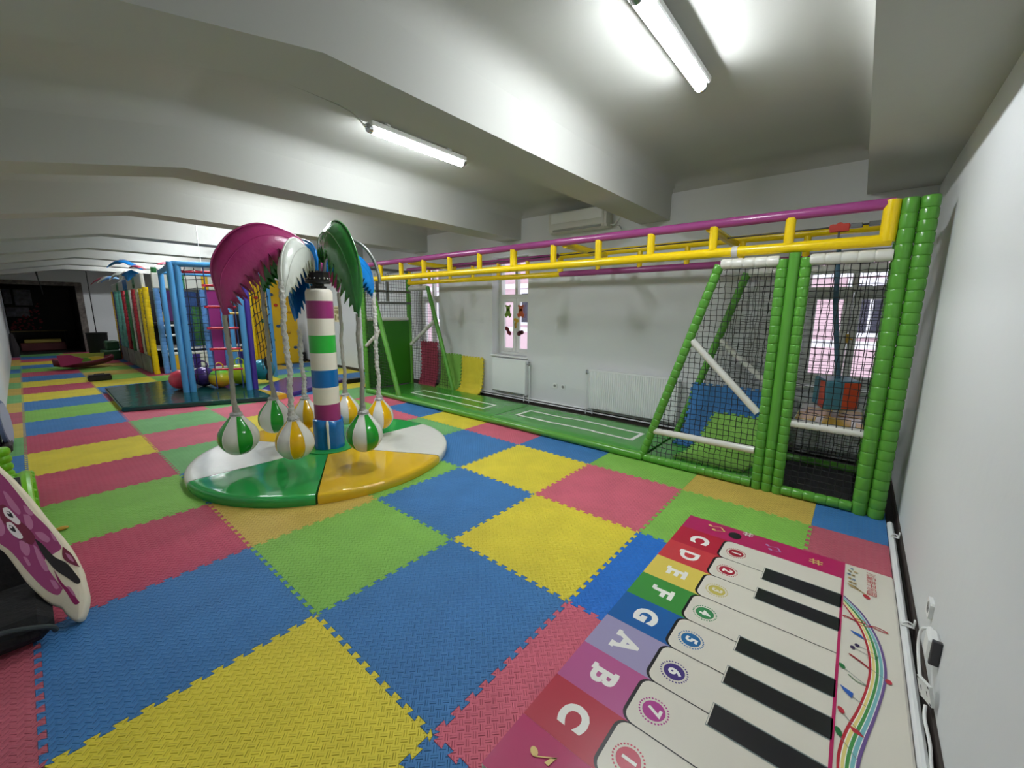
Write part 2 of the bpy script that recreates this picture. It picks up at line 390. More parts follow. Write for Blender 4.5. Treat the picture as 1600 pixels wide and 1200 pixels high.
# ------------------------------------------------------------------ foam tiles
TC = {'Y': ('yellow', (226,208,62)), 'y': ('mustard yellow', (206,176,84)), 'G': ('green', (134,190,82)), 'g': ('sea green', (118,182,112)), 'B': ('blue', (62,122,182)),
      'b': ('bright blue', (36,114,206)), 'R': ('crimson', (194,76,102)), 'P': ('pink red', (212,102,122)), 'd': ('dull red', (186,92,108))}
for k, (n, c) in TC.items(): tread('foam_'+n.replace(' ','_'), c)
GRID = {  # column -> row -> colour
 -2: {j: 'ddPyBgydygygygBgyyRB'[j] for j in range(0,20)},
 -1: dict(zip(range(-3,20), 'GBY'+'BRGRYRBGBYRYBRGBYRBgB')),
 0: dict(zip(range(-3,20), 'YPB'+'GyBgPgPYPBYGyGyRBGyR')),
 1: dict(zip(range(-3,17), 'PbY'+'BGYGYPgBPyGRdBPBR')),
 2: dict(zip(range(-3,12), 'dGP'+'YBgPGPBgYPyG')),
 3: dict(zip(range(-3,12), 'ByG'+'BPYBPgYRgByY')),
 4: dict(zip(range(6,12), 'gBYgBy')),
}
GRID[-2][0] = 'd'; GRID[-2][1] = 'd'
NT = 12
def edge(a, c, plain=False):
    """points from a to c (excluding c) along a dovetailed edge shared by two tiles"""
    a, c = (a, c) if (a <= c) else (c, a); rev = False
    (x0,y0), (x1,y1) = a, c; dx, dy = x1-x0, y1-y0; L = math.hypot(dx,dy); ux, uy = dx/L, dy/L; nx, ny = -uy, ux; p = 1.0/NT; d = .0125; out = [(x0,y0)]
    k = 0
    while (k+1)*p <= L+1e-6:
        for (t, s) in ((.31,-1),(.19,1),(.81,1),(.69,-1)):
            out.append((x0+ux*(k+t)*p+nx*d*s, y0+uy*(k+t)*p+ny*d*s))
        k += 1
    out.append((x1,y1)); return out
def side(a, c, plain):
    if plain: return [a]
    if a <= c: return edge(a,c)[:-1]
    return edge(c,a)[::-1][:-1]
hidden = {(1,2),(3,12)}
from bpy_extras.object_utils import world_to_camera_view as w2c
bpy.context.view_layer.update()
tiles = []
for i, rows in GRID.items():
    for j, ch in rows.items():
        if (i,j) in hidden or (i >= 2 and j >= 12) or (i >= 3 and j < 6 and i > 3): continue
        x0, x1, y0, y1 = i, i+1, j, j+1; pl = [False]*4      # bottom, right, top, left
        if i == -2: x0 = XL; pl[0] = pl[2] = pl[3] = True
        if j == -3: y0 = -2.458; pl[0] = pl[1] = pl[3] = True
        if i == 3 and j < 6: x1 = 3.7; pl[0] = pl[2] = pl[1] = True
        if i == 4: x1 = XW-.02; pl[0] = pl[2] = pl[1] = True
        if i == 2 and j == -3: pass
        A, B_, C, D = (x0,y0),(x1,y0),(x1,y1),(x0,y1)
        pts = side(A,B_,pl[0])+side(B_,C,pl[1])+side(C,D,pl[2])+side(D,A,pl[3])
        cx, cy = (x0+x1)/2, (y0+y1)/2
        pts = [(cx+(p[0]-cx)*.9976, cy+(p[1]-cy)*.9976) for p in pts]
        m = MB(); m.poly(pts, -.015, 0); nm, rgb = TC[ch]
        ob = m.build('foam_tile', MATS['foam_'+nm.replace(' ','_')], smooth=0, at=(cx,cy,-.015))
        v = [w2c(scene, cam, Vector((cx+a*(x1-x0)*.45, cy+bb*(y1-y0)*.45, 0))) for a in (-1,0,1) for bb in (-1,0,1)]
        vis = any(q.z > 0 and 0 < q.x < 1 and 0 < q.y < 1 for q in v)
        tiles.append((i, j, ch, ob, vis))
ORD = ['zeroth','nearest','second','third','fourth','fifth','sixth','seventh','eighth','ninth','tenth','eleventh','twelfth']
COLN = {-2: 'in the narrow strip along the left wall', -1: 'in the full row beside the left wall strip', 0: 'in the second full row from the left wall', 1: 'in the third full row from the left wall',
        2: 'in the fourth full row from the left wall', 3: 'in the row along the green play frame', 4: 'in the cut row along the window wall'}
SPECIAL = {(0,-1): 'blue foam tile in the foreground between yellow tile and piano mat', (-1,-1): 'large yellow foam tile at the bottom edge of the picture', (1,-1): 'bright yellow foam tile between two blue tiles beside the piano mat',
           (2,0): 'bright yellow foam tile nearest the green mats, left of the pink red tile', (2,-1): 'pink red foam tile in front of the sloping green frame', (0,0): 'bright green foam tile at the front of the round palm base',
           (0,1): 'mustard foam tile half under the front of the round palm base', (-1,0): 'long blue foam tile under the butterfly cushion tip', (1,0): 'blue foam tile right of the gold wedge of the round base',
           (0,-2): 'pink red foam tile along the near left edge of piano mat', (1,-2): 'bright blue foam tile beside the letters D to G of piano mat', (2,-2): 'green foam tile at the far end of the piano mat',
           (2,-3): 'dull red foam tile between piano mat and white floor pipe', (3,-3): 'blue foam tile at the foot of the right green posts', (3,-2): 'mustard foam strip in front of the middle green posts'}
cnt = {}
for (i, j, ch, ob, vis) in sorted(tiles, key=lambda t: (t[0], t[1])):
    nm = TC[ch][0]
    if (i,j) in SPECIAL: lab = SPECIAL[(i,j)]
    elif not vis: lab = nm+' foam floor tile lying outside the picture'
    else:
        k = cnt[(i,ch)] = cnt.get((i,ch),0)+1; lab = '%s %s foam tile %s' % (ORD[k], nm, COLN[i])
    tag(ob, lab, 'floor tile', 'interlocking foam floor tiles')
# ------------------------------------------------------------------ fluorescent lamps, one per ceiling bay
tube_m = bpy.data.materials.new('lit_tube'); tube_m.use_nodes = True; p = tube_m.node_tree.nodes['Principled BSDF']
p.inputs['Base Color'].default_value = (.9,.9,.9,1); p.inputs['Emission Color'].default_value = (*LAMP_COLOR,1); p.inputs['Emission Strength'].default_value = LAMP_STRENGTH
off_m = mat('unlit_tube', (190,194,196), .3)
def lamp(y, label, lit=True, x0=1.34, x1=2.52):
    z = 3.235; t = thing('fluorescent_lamp', label, 'ceiling light', ((x0+x1)/2, y, z-.04), 'fluorescent ceiling lamps')
    b = MB(); b.box(x0+.02, y-.062, z+.010, x1-.02, y+.062, z+.055, .008); b.box(x0+.2, y-.02, z+.055, x0+.24, y+.02, ZC-.004); b.box(x1-.24, y-.02, z+.055, x1-.2, y+.02, ZC-.004); b.build('housing', white_metal, t, smooth=0)
    b = MB(); b.lathe([(.0005,x0+.04),(.034,x0+.04),(.038,x0+.06),(.038,x1-.06),(.034,x1-.04),(.0005,x1-.04)], (0,y,z), 16, axis='x'); b.build('tube_cover', tube_m if lit else off_m, t, smooth=50)
    for (a, s) in ((x0,1),(x1,-1)):
        b = MB(); pr = [(.0005,0),(.022,0),(.036,.012),(.040,.05),(.0005,.05)]
        b.lathe([(r, a+s*q) for r, q in pr], (0,y,z), 14, axis='x'); b.tube((a-s*.03,y,z+.012),(a,y,z+.012), .010, 8); b.build('end_cap', chrome_m, t)
for k, yy in enumerate((-1.04, 1.42, 4.02, 6.58, 9.12, 11.67, 14.22, 16.77)):
    lamp(yy, ['lit fluorescent lamp on the ceiling nearest the right wall','lit fluorescent lamp beyond the big ceiling beam, over the palm toy','lit fluorescent lamp behind the second beam','lit fluorescent lamp behind the third beam','lit fluorescent lamp behind the fourth beam','lit fluorescent lamp behind the fifth beam','lit fluorescent lamp behind the sixth beam','lit fluorescent lamp behind the seventh beam'][k])
b = MB(); b.sweep(bez([(1.31,1.42,3.25),(1.2,1.42,ZC-.03),(.9,1.415,ZC-.008),(.25,1.40,ZC-.008),(0,1.36,ZC-.008-.05),(-.5,1.30,ZC-.008+zoff(-.5)*.9),(-1.17,1.28,ZC-.01+zoff(-1.17)*.9)], 6), .006, 6)
tag(b.build('ceiling_cable', mat('grey_cable', (150,150,142), .6)), 'thin grey cable along the ceiling running left from the lamp over the palm toy', 'cable')

# ------------------------------------------------------------------ air conditioner
t = thing('air_conditioner', 'white split air conditioner high on the window wall under the beam', 'air conditioner', (4.80, 1.33, 2.85))
ac = mat('cream_plastic', (206,206,198), .35)
pr = [(XW-.001,2.865),(4.80,2.85),(4.745,2.865),(4.715,2.91),(4.71,3.12),(4.725,3.15),(XW-.001,3.155)]
def acs(y0, y1, prof): b = MB(); b.poly(prof, 0, y1-y0, frame=((0,y1,0),(1,0,0),(0,0,1),(0,-1,0))); return b
acs(.88, 1.80, pr).build('body', ac, t, smooth=30)
acs(.84, .88, [(x+.012*(x<XW-.01), z) for x,z in pr]).build('side_cover', ac, t, smooth=30); acs(1.80, 1.84, [(x+.012*(x<XW-.01), z) for x,z in pr]).build('side_cover', ac, t, smooth=30)
b = MB(); b.box(4.703, .90, 2.985, 4.712, 1.78, 3.135, .004); b.build('front_panel', white_plastic, t, smooth=0)
b = MB(); b.box(4.722, .92, 2.868, 4.736, 1.76, 2.905, .004); b.build('louvre', mat('grey_louvre', (150,152,146), .4), t, smooth=0)
b = MB(); b.sweep(bez([(4.86,.84,2.90),(4.88,.79,2.90),(4.895,.76,2.95),(4.905,.72,2.99)],5), .012, 8); b.sweep(bez([(4.905,.74,2.88),(4.88,.72,2.87),(4.89,.70,2.84),(4.915,.70,2.83)],5), .012, 8); b.build('pipe', white_plastic, t)

# ------------------------------------------------------------------ radiators
def radiator(y0, y1, z0, z1, label, flat=False, valve_y=None):
    t = thing('radiator', label, 'radiator', (XW-.06, (y0+y1)/2, z0), 'white panel radiators')
    b = MB(); x1 = XW-.03; x0 = XW-.115
    if flat: b.box(x0+.004, y0+.01, z0+.02, x0+.018, y1-.01, z1-.015, .006)
    else:
        n = int((y1-y0)/.0333); vs = []; fs = []
        for k in range(n):
            a = y0+.012+(y1-y0-.024)*k/n; w_ = (y1-y0-.024)/n
            for q, dx in ((0,.010),(.22,.0),(.78,.0),(.999,.010)):
                for z in (z0+.03, z1-.02): vs.append((x0+dx, a+w_*q, z))
        for k in range(len(vs)//2-1): fs.append((2*k, 2*k+1, 2*k+3, 2*k+2))
        b.add(vs, fs); b.box(x0+.011, y0+.012, z0+.02, x0+.02, y1-.012, z1-.012)
    b.box(x1-.02, y0+.012, z0+.02, x1-.008, y1-.012, z1-.015, .004)
    b.build('panel', white_metal, t, smooth=0)
    b = MB(); b.box(x0-.002, y0, z0, x1, y0+.012, z1-.004, .003); b.box(x0-.002, y1-.012, z0, x1, y1, z1-.004, .003); b.build('side_cover', white_metal, t, smooth=0)
    b = MB()
    for k in range(8): b.box(x0+.004+k*.0105, y0+.01, z1-.006, x0+.010+k*.0105, y1-.01, z1, 0)
    b.box(x0, y0, z1-.018, x0+.004, y1, z1, 0); b.build('top_grille', white_metal, t, smooth=0)
    b = MB(); s = -1 if valve_y == y0 else 1
    b.tube((x0+.04, valve_y, z1-.06), (x0+.04, valve_y+s*.045, z1-.06), .012, 8); b.lathe([(.0005,-.03),(.018,-.03),(.02,-.02),(.02,.03),(.016,.04),(.0005,.04)], (x0+.04, valve_y+s*.055, z1-.05), 12); b.build('valve', chrome_m, t)
    b = MB(); b.tube((x0+.04, valve_y+s*.055, z1-.08), (x0+.04, valve_y+s*.055, .03), .009, 8); b.tube((x0+.04, valve_y-s*.06, z0+.02), (x0+.04, valve_y-s*.06, .04), .009, 8); b.build('feed_pipe', white_metal, t)
    b = MB(); b.box(x1-.01, y0+.12, z0+.1, XW-.0005, y0+.16, z1-.08); b.box(x1-.01, y1-.16, z0+.1, XW-.0005, y1-.12, z1-.08); b.build('wall_bracket', steel_m, t, smooth=0)
radiator(2.33, 3.14, .15, .78, 'small flat white radiator under the middle window', True, 2.33)
radiator(-.32, 1.06, .115, .755, 'long ribbed white radiator between the middle window and the sloping green frame', False, 1.06)
radiator(-2.42, -1.62, .115, .70, 'ribbed white radiator under the window behind the hanging cube', False, -1.62)
b = MB(); b.tube((XW-.035, -2.4, .055), (XW-.035, 4.6, .055), .011, 8); b.tube((XW-.035, -2.4, .095), (XW-.035, 4.6, .095), .011, 8)
tag(b.build('heating_pipe', white_metal), 'pair of thin white heating pipes along the foot of the window wall', 'pipe')

# ------------------------------------------------------------------ sockets
def socket(o, u, n, label, s=.08):
    O, u, n = Vector(o), Vector(u), Vector(n); z = Vector((0,0,1)); t = thing('wall_socket', label, 'socket', o, 'wall sockets')
    b = MB(); h = s/2; q = h*.8; pts = [(q,-h),(h,-q),(h,q),(q,h),(-q,h),(-h,q),(-h,-q),(-q,-h)]
    b.poly(pts, .0005, .016, frame=(O,u,z,n)); b.build('plate', white_plastic, t, smooth=30)
    b = MB(); b.poly(ell(0,0,.026,.026,18), .016, .0166, frame=(O,u,z,n)); b.build('socket_well', mat('grey_recess', (150,150,150), .5), t, smooth=0)
    b = MB(); b.poly(ell(-.011,0,.006,.006,8), .0166, .0172, frame=(O,u,z,n)); b.poly(ell(.011,0,.006,.006,8), .0166, .0172, frame=(O,u,z,n)); b.build('pin_hole', black_m, t, smooth=0)
    return t
socket((XW,1.765,.395), (0,-1,0), (-1,0,0), 'left one of two wall sockets between the two radiators')
socket((XW,1.60,.395), (0,-1,0), (-1,0,0), 'right one of two wall sockets between the two radiators')
socket((1.77,YR,.285), (-1,0,0), (0,1,0), 'white socket on the right wall above the floor pipe')
# square power box plugged in on the right wall
t = thing('power_adapter', 'white power box standing off the right wall beside the piano mat', 'adapter', (1.50,YR,.19))
b = MB(); b.box(1.47, YR+.001, .20, 1.57, YR+.04, .30, .01); b.build('box', white_plastic, t, smooth=0)
b = MB(); b.box(1.452, YR+.0005, .197, 1.47, YR+.032, .31, .003); b.build('mounting_plate', mat('dark_grey_plastic', (60,58,62), .5), t, smooth=0)
b = MB(); b.tube((1.571,YR+.022,.275),(1.60,YR+.022,.275),.012,10); b.build('plug', white_plastic, t)
b = MB(); b.sweep(bez([(1.60,YR+.022,.275),(1.615,YR+.045,.25),(1.585,YR+.05,.19),(1.50,YR+.05,.155),(1.43,YR+.05,.14)],6), .006, 8); b.build('cord', white_plastic, t)
t = thing('junction_box', 'small square white junction plate leaning over the pipe by the right wall', 'junction box', (1.37,-2.50,.07))
fr = ((1.375,-2.495,.125), (.93,.28,-.22), (.16,.22,.96), (-.31,.93,-.16))
b = MB(); b.poly([(-.045,-.04),(.045,-.04),(.045,.04),(-.045,.04)], -.006, .006, frame=fr); b.build('plate', white_plastic, t, smooth=0)
b = MB()
for (x,y) in ((-.038,-.033),(.038,-.033),(.038,.033),(-.038,.033)): b.poly([(x-.004,y-.004),(x+.004,y-.004),(x+.004,y+.004),(x-.004,y+.004)], .006, .0068, frame=fr)
for x in (-.022,.022): b.poly([(x-.002,-.01),(x+.002,-.01),(x+.002,.01),(x-.002,.01)], .006, .0068, frame=fr)
b.build('slot', black_m, t, smooth=0)
b = MB(); b.sweep(bez([(1.36,-2.5,.07),(1.31,-2.497,.045),(1.2,-2.505,.03),(1.05,-2.5,.02),(.6,-2.505,.015),(-.6,-2.5,.012)],6), .006, 8)
tag(b.build('wall_cable', white_plastic), 'thin white cable along the gap by the right wall', 'cable')
# floor pipe along the right wall with clips
t = thing('floor_pipe', 'long white pipe on the floor along the right wall beside piano mat', 'pipe', (1.7,-2.477,-.015))
b = MB(); b.box(-1.1, -2.497, -.014, 3.42, -2.461, .03, .012); b.build('pipe', white_metal, t, smooth=30)
for x in (3.12, 1.98, .9, -.2):
    b = MB(); b.box(x-.012, YR+.013, .030, x+.012, -2.462, .036, .002); b.box(x-.012, YR+.013, .036, x+.012, YR+.02, .075, .002); b.sweep([(x,-2.47,.036),(x,-2.478,.05),(x,-2.49,.055),(x,-2.505,.05),(x,-2.512,.036)], .005, 6); b.build('clip', white_plastic, t, smooth=0)
# sign and small wall fittings on the far part of the window wall
# ------------------------------------------------------------------ long green climbing frame with overhead ladder rails
import bmesh
XF, XB = 3.5, 4.58
pf = thing('play_frame', 'long green padded play frame with nets and overhead yellow and purple ladder rails', 'play frame', (4.04, 1.45, 0))
def part(name, m, fn, parent=pf, smooth=35, label=None):
    b = MB(); fn(b); o = b.build(name, m, parent, smooth)
    if label: o['label'] = label
    return o
# posts at the right-hand end
part('post', green_vinyl, lambda b: b.puff((XF,-2.390,.0),(XF,-2.390,2.50),.056), label='green end post with stitched rings')
part('post', green_vinyl, lambda b: b.puff((XF,-2.285,.0),(XF,-2.285,2.50),.053,.11,dip=.07))
for y, d, pt in ((-1.525,.10,.083),(-1.695,.10,.083)): part('post', green_vinyl, lambda b: b.puff((XF,y,.0),(XF,y,2.12),.044,pt,dip=d))
part('post', green_vinyl, lambda b: (b.puff((XF,-1.61,.0),(XF,-1.61,.5),.044), b.tube((XF,-1.61,.5),(XF,-1.61,2.165),.044,14)))
part('slanted_post', green_vinyl, lambda b: b.puff((XF,-.385,.03),(XF,-1.02,2.10),.044))
part('slanted_post', green_vinyl, lambda b: b.puff((XB,-.40,.03),(XB,-1.05,2.10),.044))
for y, zt in ((-1.60,2.15), (-2.30,2.48)): part('post', green_vinyl, lambda b: b.puff((XB,y,.0),(XB,y,zt),.05))
# left-hand end
part('post', green_vinyl, lambda b: b.puff((XF,5.33,.0),(XF,5.33,2.46),.05))
part('post', green_vinyl, lambda b: b.tube((XB,5.36,.0),(XB,5.36,2.46),.05,14))
part('slanted_post', green_vinyl, lambda b: b.puff((XF,4.25,.03),(XF,5.03,2.12),.045,dip=.05))
part('slanted_post', green_vinyl, lambda b: b.puff((XB,3.98,.03),(XB,4.71,2.12),.042,dip=.05))
# white padded bars
wb = lambda a, c, r=.048, p=.1: (lambda b: b.puff(a, c, r, p))
part('top_bar', white_vinyl, wb((XF,-1.035,2.105),(XF,-1.50,2.105)), label='white padded bar')
part('top_bar', white_vinyl, wb((XF,-1.72,2.10),(XF,-2.235,2.10)), label='white padded bar')
part('top_bar', white_vinyl, wb((XB,-1.07,2.105),(XB,-1.56,2.105)), label='white padded bar')
part('top_bar', white_vinyl, wb((XB,-1.65,2.10),(XB,-2.25,2.10)), label='white padded bar')
part('handrail', white_vinyl, lambda b: b.puff((XF,-.83,1.375),(XF,-1.47,.735),.034,.2,dip=.03), label='white diagonal handrail')
part('handrail', white_vinyl, lambda b: b.puff((XB,-.80,1.36),(XB,-1.55,.70),.032,.2,dip=.03), label='white diagonal handrail')
part('cross_bar', white_vinyl, lambda b: b.tube((XF,-.50,.37),(XF,-1.48,.37),.036,12), label='white low bar')
part('cross_bar', white_vinyl, lambda b: b.tube((XB,-.54,.41),(XB,-1.55,.40),.034,12), label='white low bar')
part('handrail', white_vinyl, lambda b: b.puff((XF,4.72,1.30),(XF,5.30,.95),.035,.1), label='white diagonal handrail')
part('handrail', white_vinyl, lambda b: b.puff((XB,4.55,1.42),(XB,5.32,.92),.038,.3,dip=.03), label='white diagonal handrail')
part('top_bar', white_vinyl, wb((XF,5.04,2.09),(XF,5.28,2.09)), label='white padded bar')
part('top_bar', white_vinyl, wb((XB,4.72,2.10),(XB,5.31,2.10)), label='white padded bar')
part('top_bar', white_vinyl, lambda b: b.tube((XF+.06,5.33,1.46),(XB-.05,5.35,1.46),.035,12), label='white bar over the green end panel')
# base bars
part('base_bar', green_vinyl, lambda b: b.puff((XF,-.42,.045),(XF,-1.48,.045),.045))
part('base_bar', green_vinyl, lambda b: b.puff((XF,-1.73,.045),(XF,-2.235,.045),.045))
part('base_bar', green_vinyl, lambda b: b.tube((XF-.005,-.40,.048),(XF-.005,5.33,.048),.048,14))
part('base_bar', green_vinyl, lambda b: b.tube((XB,-.40,.045),(XB,-2.3,.045),.045,12))
# overhead rails
part('rail', purple_vinyl, lambda b: b.puff((XF,5.35,2.478),(XF,-2.20,2.478),.043,.62,dip=.05), label='magenta overhead rail')
part('rail', yellow_vinyl, lambda b: b.puff((XF,5.35,2.212),(XF,-2.215,2.212),.045,.62,dip=.05), label='yellow overhead rail')
part('rail_end', yellow_vinyl, lambda b: b.tube((XF,-2.185,2.20),(XF,-2.185,2.50),.052,14), label='yellow rail end')
UY = [4.678,4.05,3.43,2.80,2.165,1.53,.89,.272,-.337,-.943,-1.55]
for y in UY: part('rung', yellow_vinyl, lambda b: b.tube((XF,y,2.24),(XF,y,2.452),.048 if abs(y-1.53) < .01 else .039,12), label='yellow rung')
part('rail', purple_vinyl, lambda b: b.puff((XB,5.35,2.478),(XB,1.55,2.478),.043,.62,dip=.05), label='magenta overhead rail')
part('rail', yellow_vinyl, lambda b: b.puff((XB,5.35,2.212),(XB,1.50,2.212),.043,.62,dip=.05), label='yellow overhead rail')
part('rail', yellow_vinyl, lambda b: b.puff((XB,1.50,2.478),(XB,-2.30,2.478),.043,.62,dip=.05), label='yellow overhead rail')
part('rail', purple_vinyl, lambda b: b.puff((XB,1.50,2.212),(XB,-2.30,2.212),.043,.62,dip=.05), label='magenta overhead rail')
for y in UY+[5.33]: part('rung', yellow_vinyl, lambda b: b.tube((XB,y-.03,2.24),(XB,y-.03,2.45),.045 if abs(y-1.53) < .01 else .034,12), label='yellow rung')
for y in (3.85,.74,-.90): part('cross_beam', yellow_vinyl, lambda b: b.tube((XF+.02,y,2.45),(XB-.02,y,2.43),.042,12), label='yellow cross beam')
for y in (-2.29,5.34): part('cross_beam', steel_m, lambda b: b.tube((XF+.04,y,2.44),(XB-.04,y,2.44),.028,10), label='grey cross beam')
part('tape', mat('grey_tape', (196,194,188), .4), lambda b: b.lathe([(.047,-.025),(.049,-.02),(.049,.02),(.047,.025)], (XF,-1.14,2.212), 16, axis='y'), label='grey tape on the rail')
part('cable', black_m, lambda b: b.tube((4.04,-2.26,2.432),(4.04,5.31,2.375),.007,6), label='dark steel cable')
part('winch', steel_m, lambda b: (b.box(3.66,5.16,1.99,4.50,5.20,2.03,.004), b.box(3.70,5.16,1.82,3.75,5.20,2.20,.004), b.box(3.92,5.16,1.82,3.97,5.20,2.20,.004), b.box(3.62,5.16,1.76,4.50,5.19,1.81,.004)), label='grey metal cradle of the cable')
# end panel and nets
part('end_panel', mat('dark_green_vinyl', (42,112,22), .3, bump=.1, bscale=6), lambda b: b.box(XF+.05,5.31,.08,XB-.04,5.345,1.425,.012), smooth=0, label='solid dark green end panel')
def netpart(poly, cell, r, seed, dirs, bulge=.02, wob=.005, label=None):
    o = net(poly, cell, r, wob, seed, None, dirs, bulge).build('net', black_net, pf, 60)
    if label: o['label'] = label
netpart([(XF,-.45,.09),(XF,-1.49,.09),(XF,-1.49,2.06),(XF,-1.06,2.06)], .053, .0036, 1, (0,-1,0), .02, .006)
netpart([(XF,-1.735,.09),(XF,-2.235,.09),(XF,-2.235,2.06),(XF,-1.735,2.06)], .053, .0036, 2, (0,-1,0), .02, .005)
netpart([(XB,-.45,.09),(XB,-1.56,.09),(XB,-1.56,2.06),(XB,-1.08,2.06)], .053, .0034, 3, (0,-1,0), .03, .007)
netpart([(XB,-1.65,.09),(XB,-2.26,.09),(XB,-2.26,2.06),(XB,-1.65,2.06)], .06, .0032, 4, (0,-1,0), .03, .006)
netpart([(XF+.05,-1.61,.78),(XB-.05,-1.61,.78),(XB-.05,-1.61,2.06),(XF+.05,-1.61,2.06)], .06, .0030, 9, (1,0,0), .03, .007)
netpart([(XF,4.31,.09),(XF,5.28,.09),(XF,5.28,2.06),(XF,5.06,2.06)], .053, .0036, 5, (0,1,0))
netpart([(XB,4.04,.09),(XB,5.31,.09),(XB,5.31,2.06),(XB,4.73,2.06)], .053, .0034, 6, (0,1,0))
netpart([(XF+.05,5.34,1.50),(XB-.05,5.34,1.50),(XB-.05,5.34,2.36),(XF+.05,5.34,2.36)], .06, .0036, 7, (1,0,0), .005, .002)
# bench deck in the right-hand bay
part('deck', white_vinyl, lambda b: b.box(XF+.03,-2.235,.655,XB-.05,-1.735,.71,.02), smooth=0, label='white padded deck')
def sq(b):
    for (x0,x1,y0,y1) in ((3.62,3.95,-1.90,-1.75),(3.56,3.86,-2.15,-1.95),(3.9,4.24,-2.0,-1.8),(3.98,4.3,-2.225,-2.05),(3.57,3.75,-2.232,-2.18)): b.box(x0,y0,.708,x1,y1,.716,.003)
part('deck_pad', mat('ochre_vinyl', (196,156,40), .25), sq, smooth=0, label='ochre squares on the white deck')
part('deck_edge', white_vinyl, lambda b: b.tube((XF+.02,-1.735,.68),(XF+.02,-2.235,.68),.036,12), label='white rounded deck edge')

# ------------------------------------------------------------------ landing mats under the rails
def landing(y0, y1, rect, label):
    b = MB(); mw = (XF+.045, XB+.02); nx, ny = 14, max(6, int((y1-y0)/.09)); vs = []; fs = []
    def hz(x, y):
        e = min(x-mw[0], mw[1]-x, y-y0, y1-y); q = max(0, 1-e/.03); return .088-.022*q*q+.006*noise.noise(Vector((x*2.2+y*.9, y*1.9-x, 1.7)))+.004*noise.noise(Vector((x*7,(y+x*.6)*5, 4)))*(1-q)
    for i in range(nx+1):
        for j in range(ny+1):
            x = mw[0]+(mw[1]-mw[0])*i/nx; y = y0+(y1-y0)*j/ny; vs.append((x,y,hz(x,y)))
    m = ny+1
    for i in range(nx):
        for j in range(ny): fs.append((i*m+j,(i+1)*m+j,(i+1)*m+j+1,i*m+j+1))
    b.add(vs, fs, 0)
    bt = [i*m for i in range(nx+1)]+[nx*m+j for j in range(1,ny+1)]+[i*m+ny for i in range(nx-1,-1,-1)]+[j for j in range(ny-1,0,-1)]
    o = len(b.v); n = len(bt); b.add([(vs[k][0],vs[k][1],0) for k in bt], [], 0)
    for k in range(n): b.f.append((bt[k], o+k, o+(k+1)%n, bt[(k+1)%n])); b.mi.append(0)
    # stitched white outline of a ladder shape
    (ra, rb, rc, rd, jog) = rect; wd = .05
    def strip(pts):
        P = []
        for (p, q) in zip(pts, pts[1:]):
            L = math.hypot(q[0]-p[0], q[1]-p[1]); k = max(1, int(L/.06)); P += [(p[0]+(q[0]-p[0])*t/k, p[1]+(q[1]-p[1])*t/k) for t in range(k)]
        P.append(pts[-1]); vs2 = []; fs2 = []
        for i, (x, y) in enumerate(P):
            a, c = P[max(i-1,0)], P[min(i+1,len(P)-1)]; dx, dy = c[0]-a[0], c[1]-a[1]; L = math.hypot(dx,dy) or 1; px, py = -dy/L*wd/2, dx/L*wd/2
            for s in (-1,1): vs2.append((x+s*px, y+s*py, hz(x+s*px, y+s*py)+.0025))
        for i in range(len(P)-1): fs2.append((2*i,2*i+1,2*i+3,2*i+2) if True else 0)
        b.add(vs2, [f[::-1] for f in fs2], 1)
    def side_(x, s): return [(x, rc), (x, rc+(rd-rc)*.28), (x+s*jog, rc+(rd-rc)*.30), (x+s*jog*.6, rc+(rd-rc)*.62), (x-s*jog*.4, rc+(rd-rc)*.65), (x, rd)]
    strip(side_(ra, 1)); strip(side_(rb, 1)); strip([(ra-.015, rc),(rb+.015, rc)]); strip([(ra-.015, rd),(rb+.015, rd)])
    return tag(b.build('landing_mat', [green_mat, mat('white_tape', (222,226,214), .35)], smooth=50), label, 'landing mat', 'green landing mats under the ladder rails')
green_mat = mat('mat_green_vinyl', (64,142,52), .2, bump=.3, bscale=5)
landing(2.06, 5.29, (3.82, 4.12, 2.42, 4.32, .012), 'far green landing mat with white outline, at the foot of the netted end wall')
landing(-.40, 2.05, (3.86, 4.21, -.10, 1.74, .02), 'near green landing mat with white outline, beside the sloping post')
b = MB(); b.box(XF+.05,-1.56,0,XB-.05,-.42,.07,.02); tag(b.build('landing_mat', green_mat, smooth=0), 'dark green floor mat inside the sloping netted bay', 'landing mat', 'green landing mats under the ladder rails')
b = MB(); b.box(XF+.05,-2.235,0,XB-.05,-1.665,.03,.01); tag(b.build('floor_mat', mat('charcoal_mat', (44,42,44), .8), smooth=0), 'charcoal floor mat under the white deck in the right bay', 'floor mat')

# ------------------------------------------------------------------ trolley and hanging cube
t = thing('cable_trolley', 'small red pulley trolley riding the cable above the cube', 'trolley', (4.04,-1.86,2.40))
redm = mat('red_plastic', (200,52,30), .35)
b = MB()
for (dy) in (-.05,.0,.05): b.lathe([(.0005,-.02),(.028,-.02),(.028,-.012),(.018,0),(.028,.012),(.028,.02),(.0005,.02)], (4.04,-1.86+dy,2.425+.012*(dy==0)), 12, axis='x')
b.build('pulley', redm, t)
b = MB(); b.box(4.015,-1.93,2.385,4.022,-1.79,2.45,.002); b.box(4.058,-1.93,2.385,4.065,-1.79,2.45,.002); b.build('side_plate', redm, t, smooth=0)
b = MB(); b.box(4.02,-2.02,2.405,4.06,-1.93,2.445,.004); b.box(4.02,-2.2,2.41,4.06,-2.06,2.45,.004); b.build('buffer', steel_m, t, smooth=0)
b = MB(); b.tube((4.04,-1.86,2.40),(4.04,-1.86,2.335),.008,8); b.build('hook', steel_m, t)
c = Vector((3.97,-2.01,.93)); t = thing('hanging_cube', 'orange and teal striped padded cube hanging on a strap in the right bay', 'punching cube', (c.x,c.y,c.z-.14))
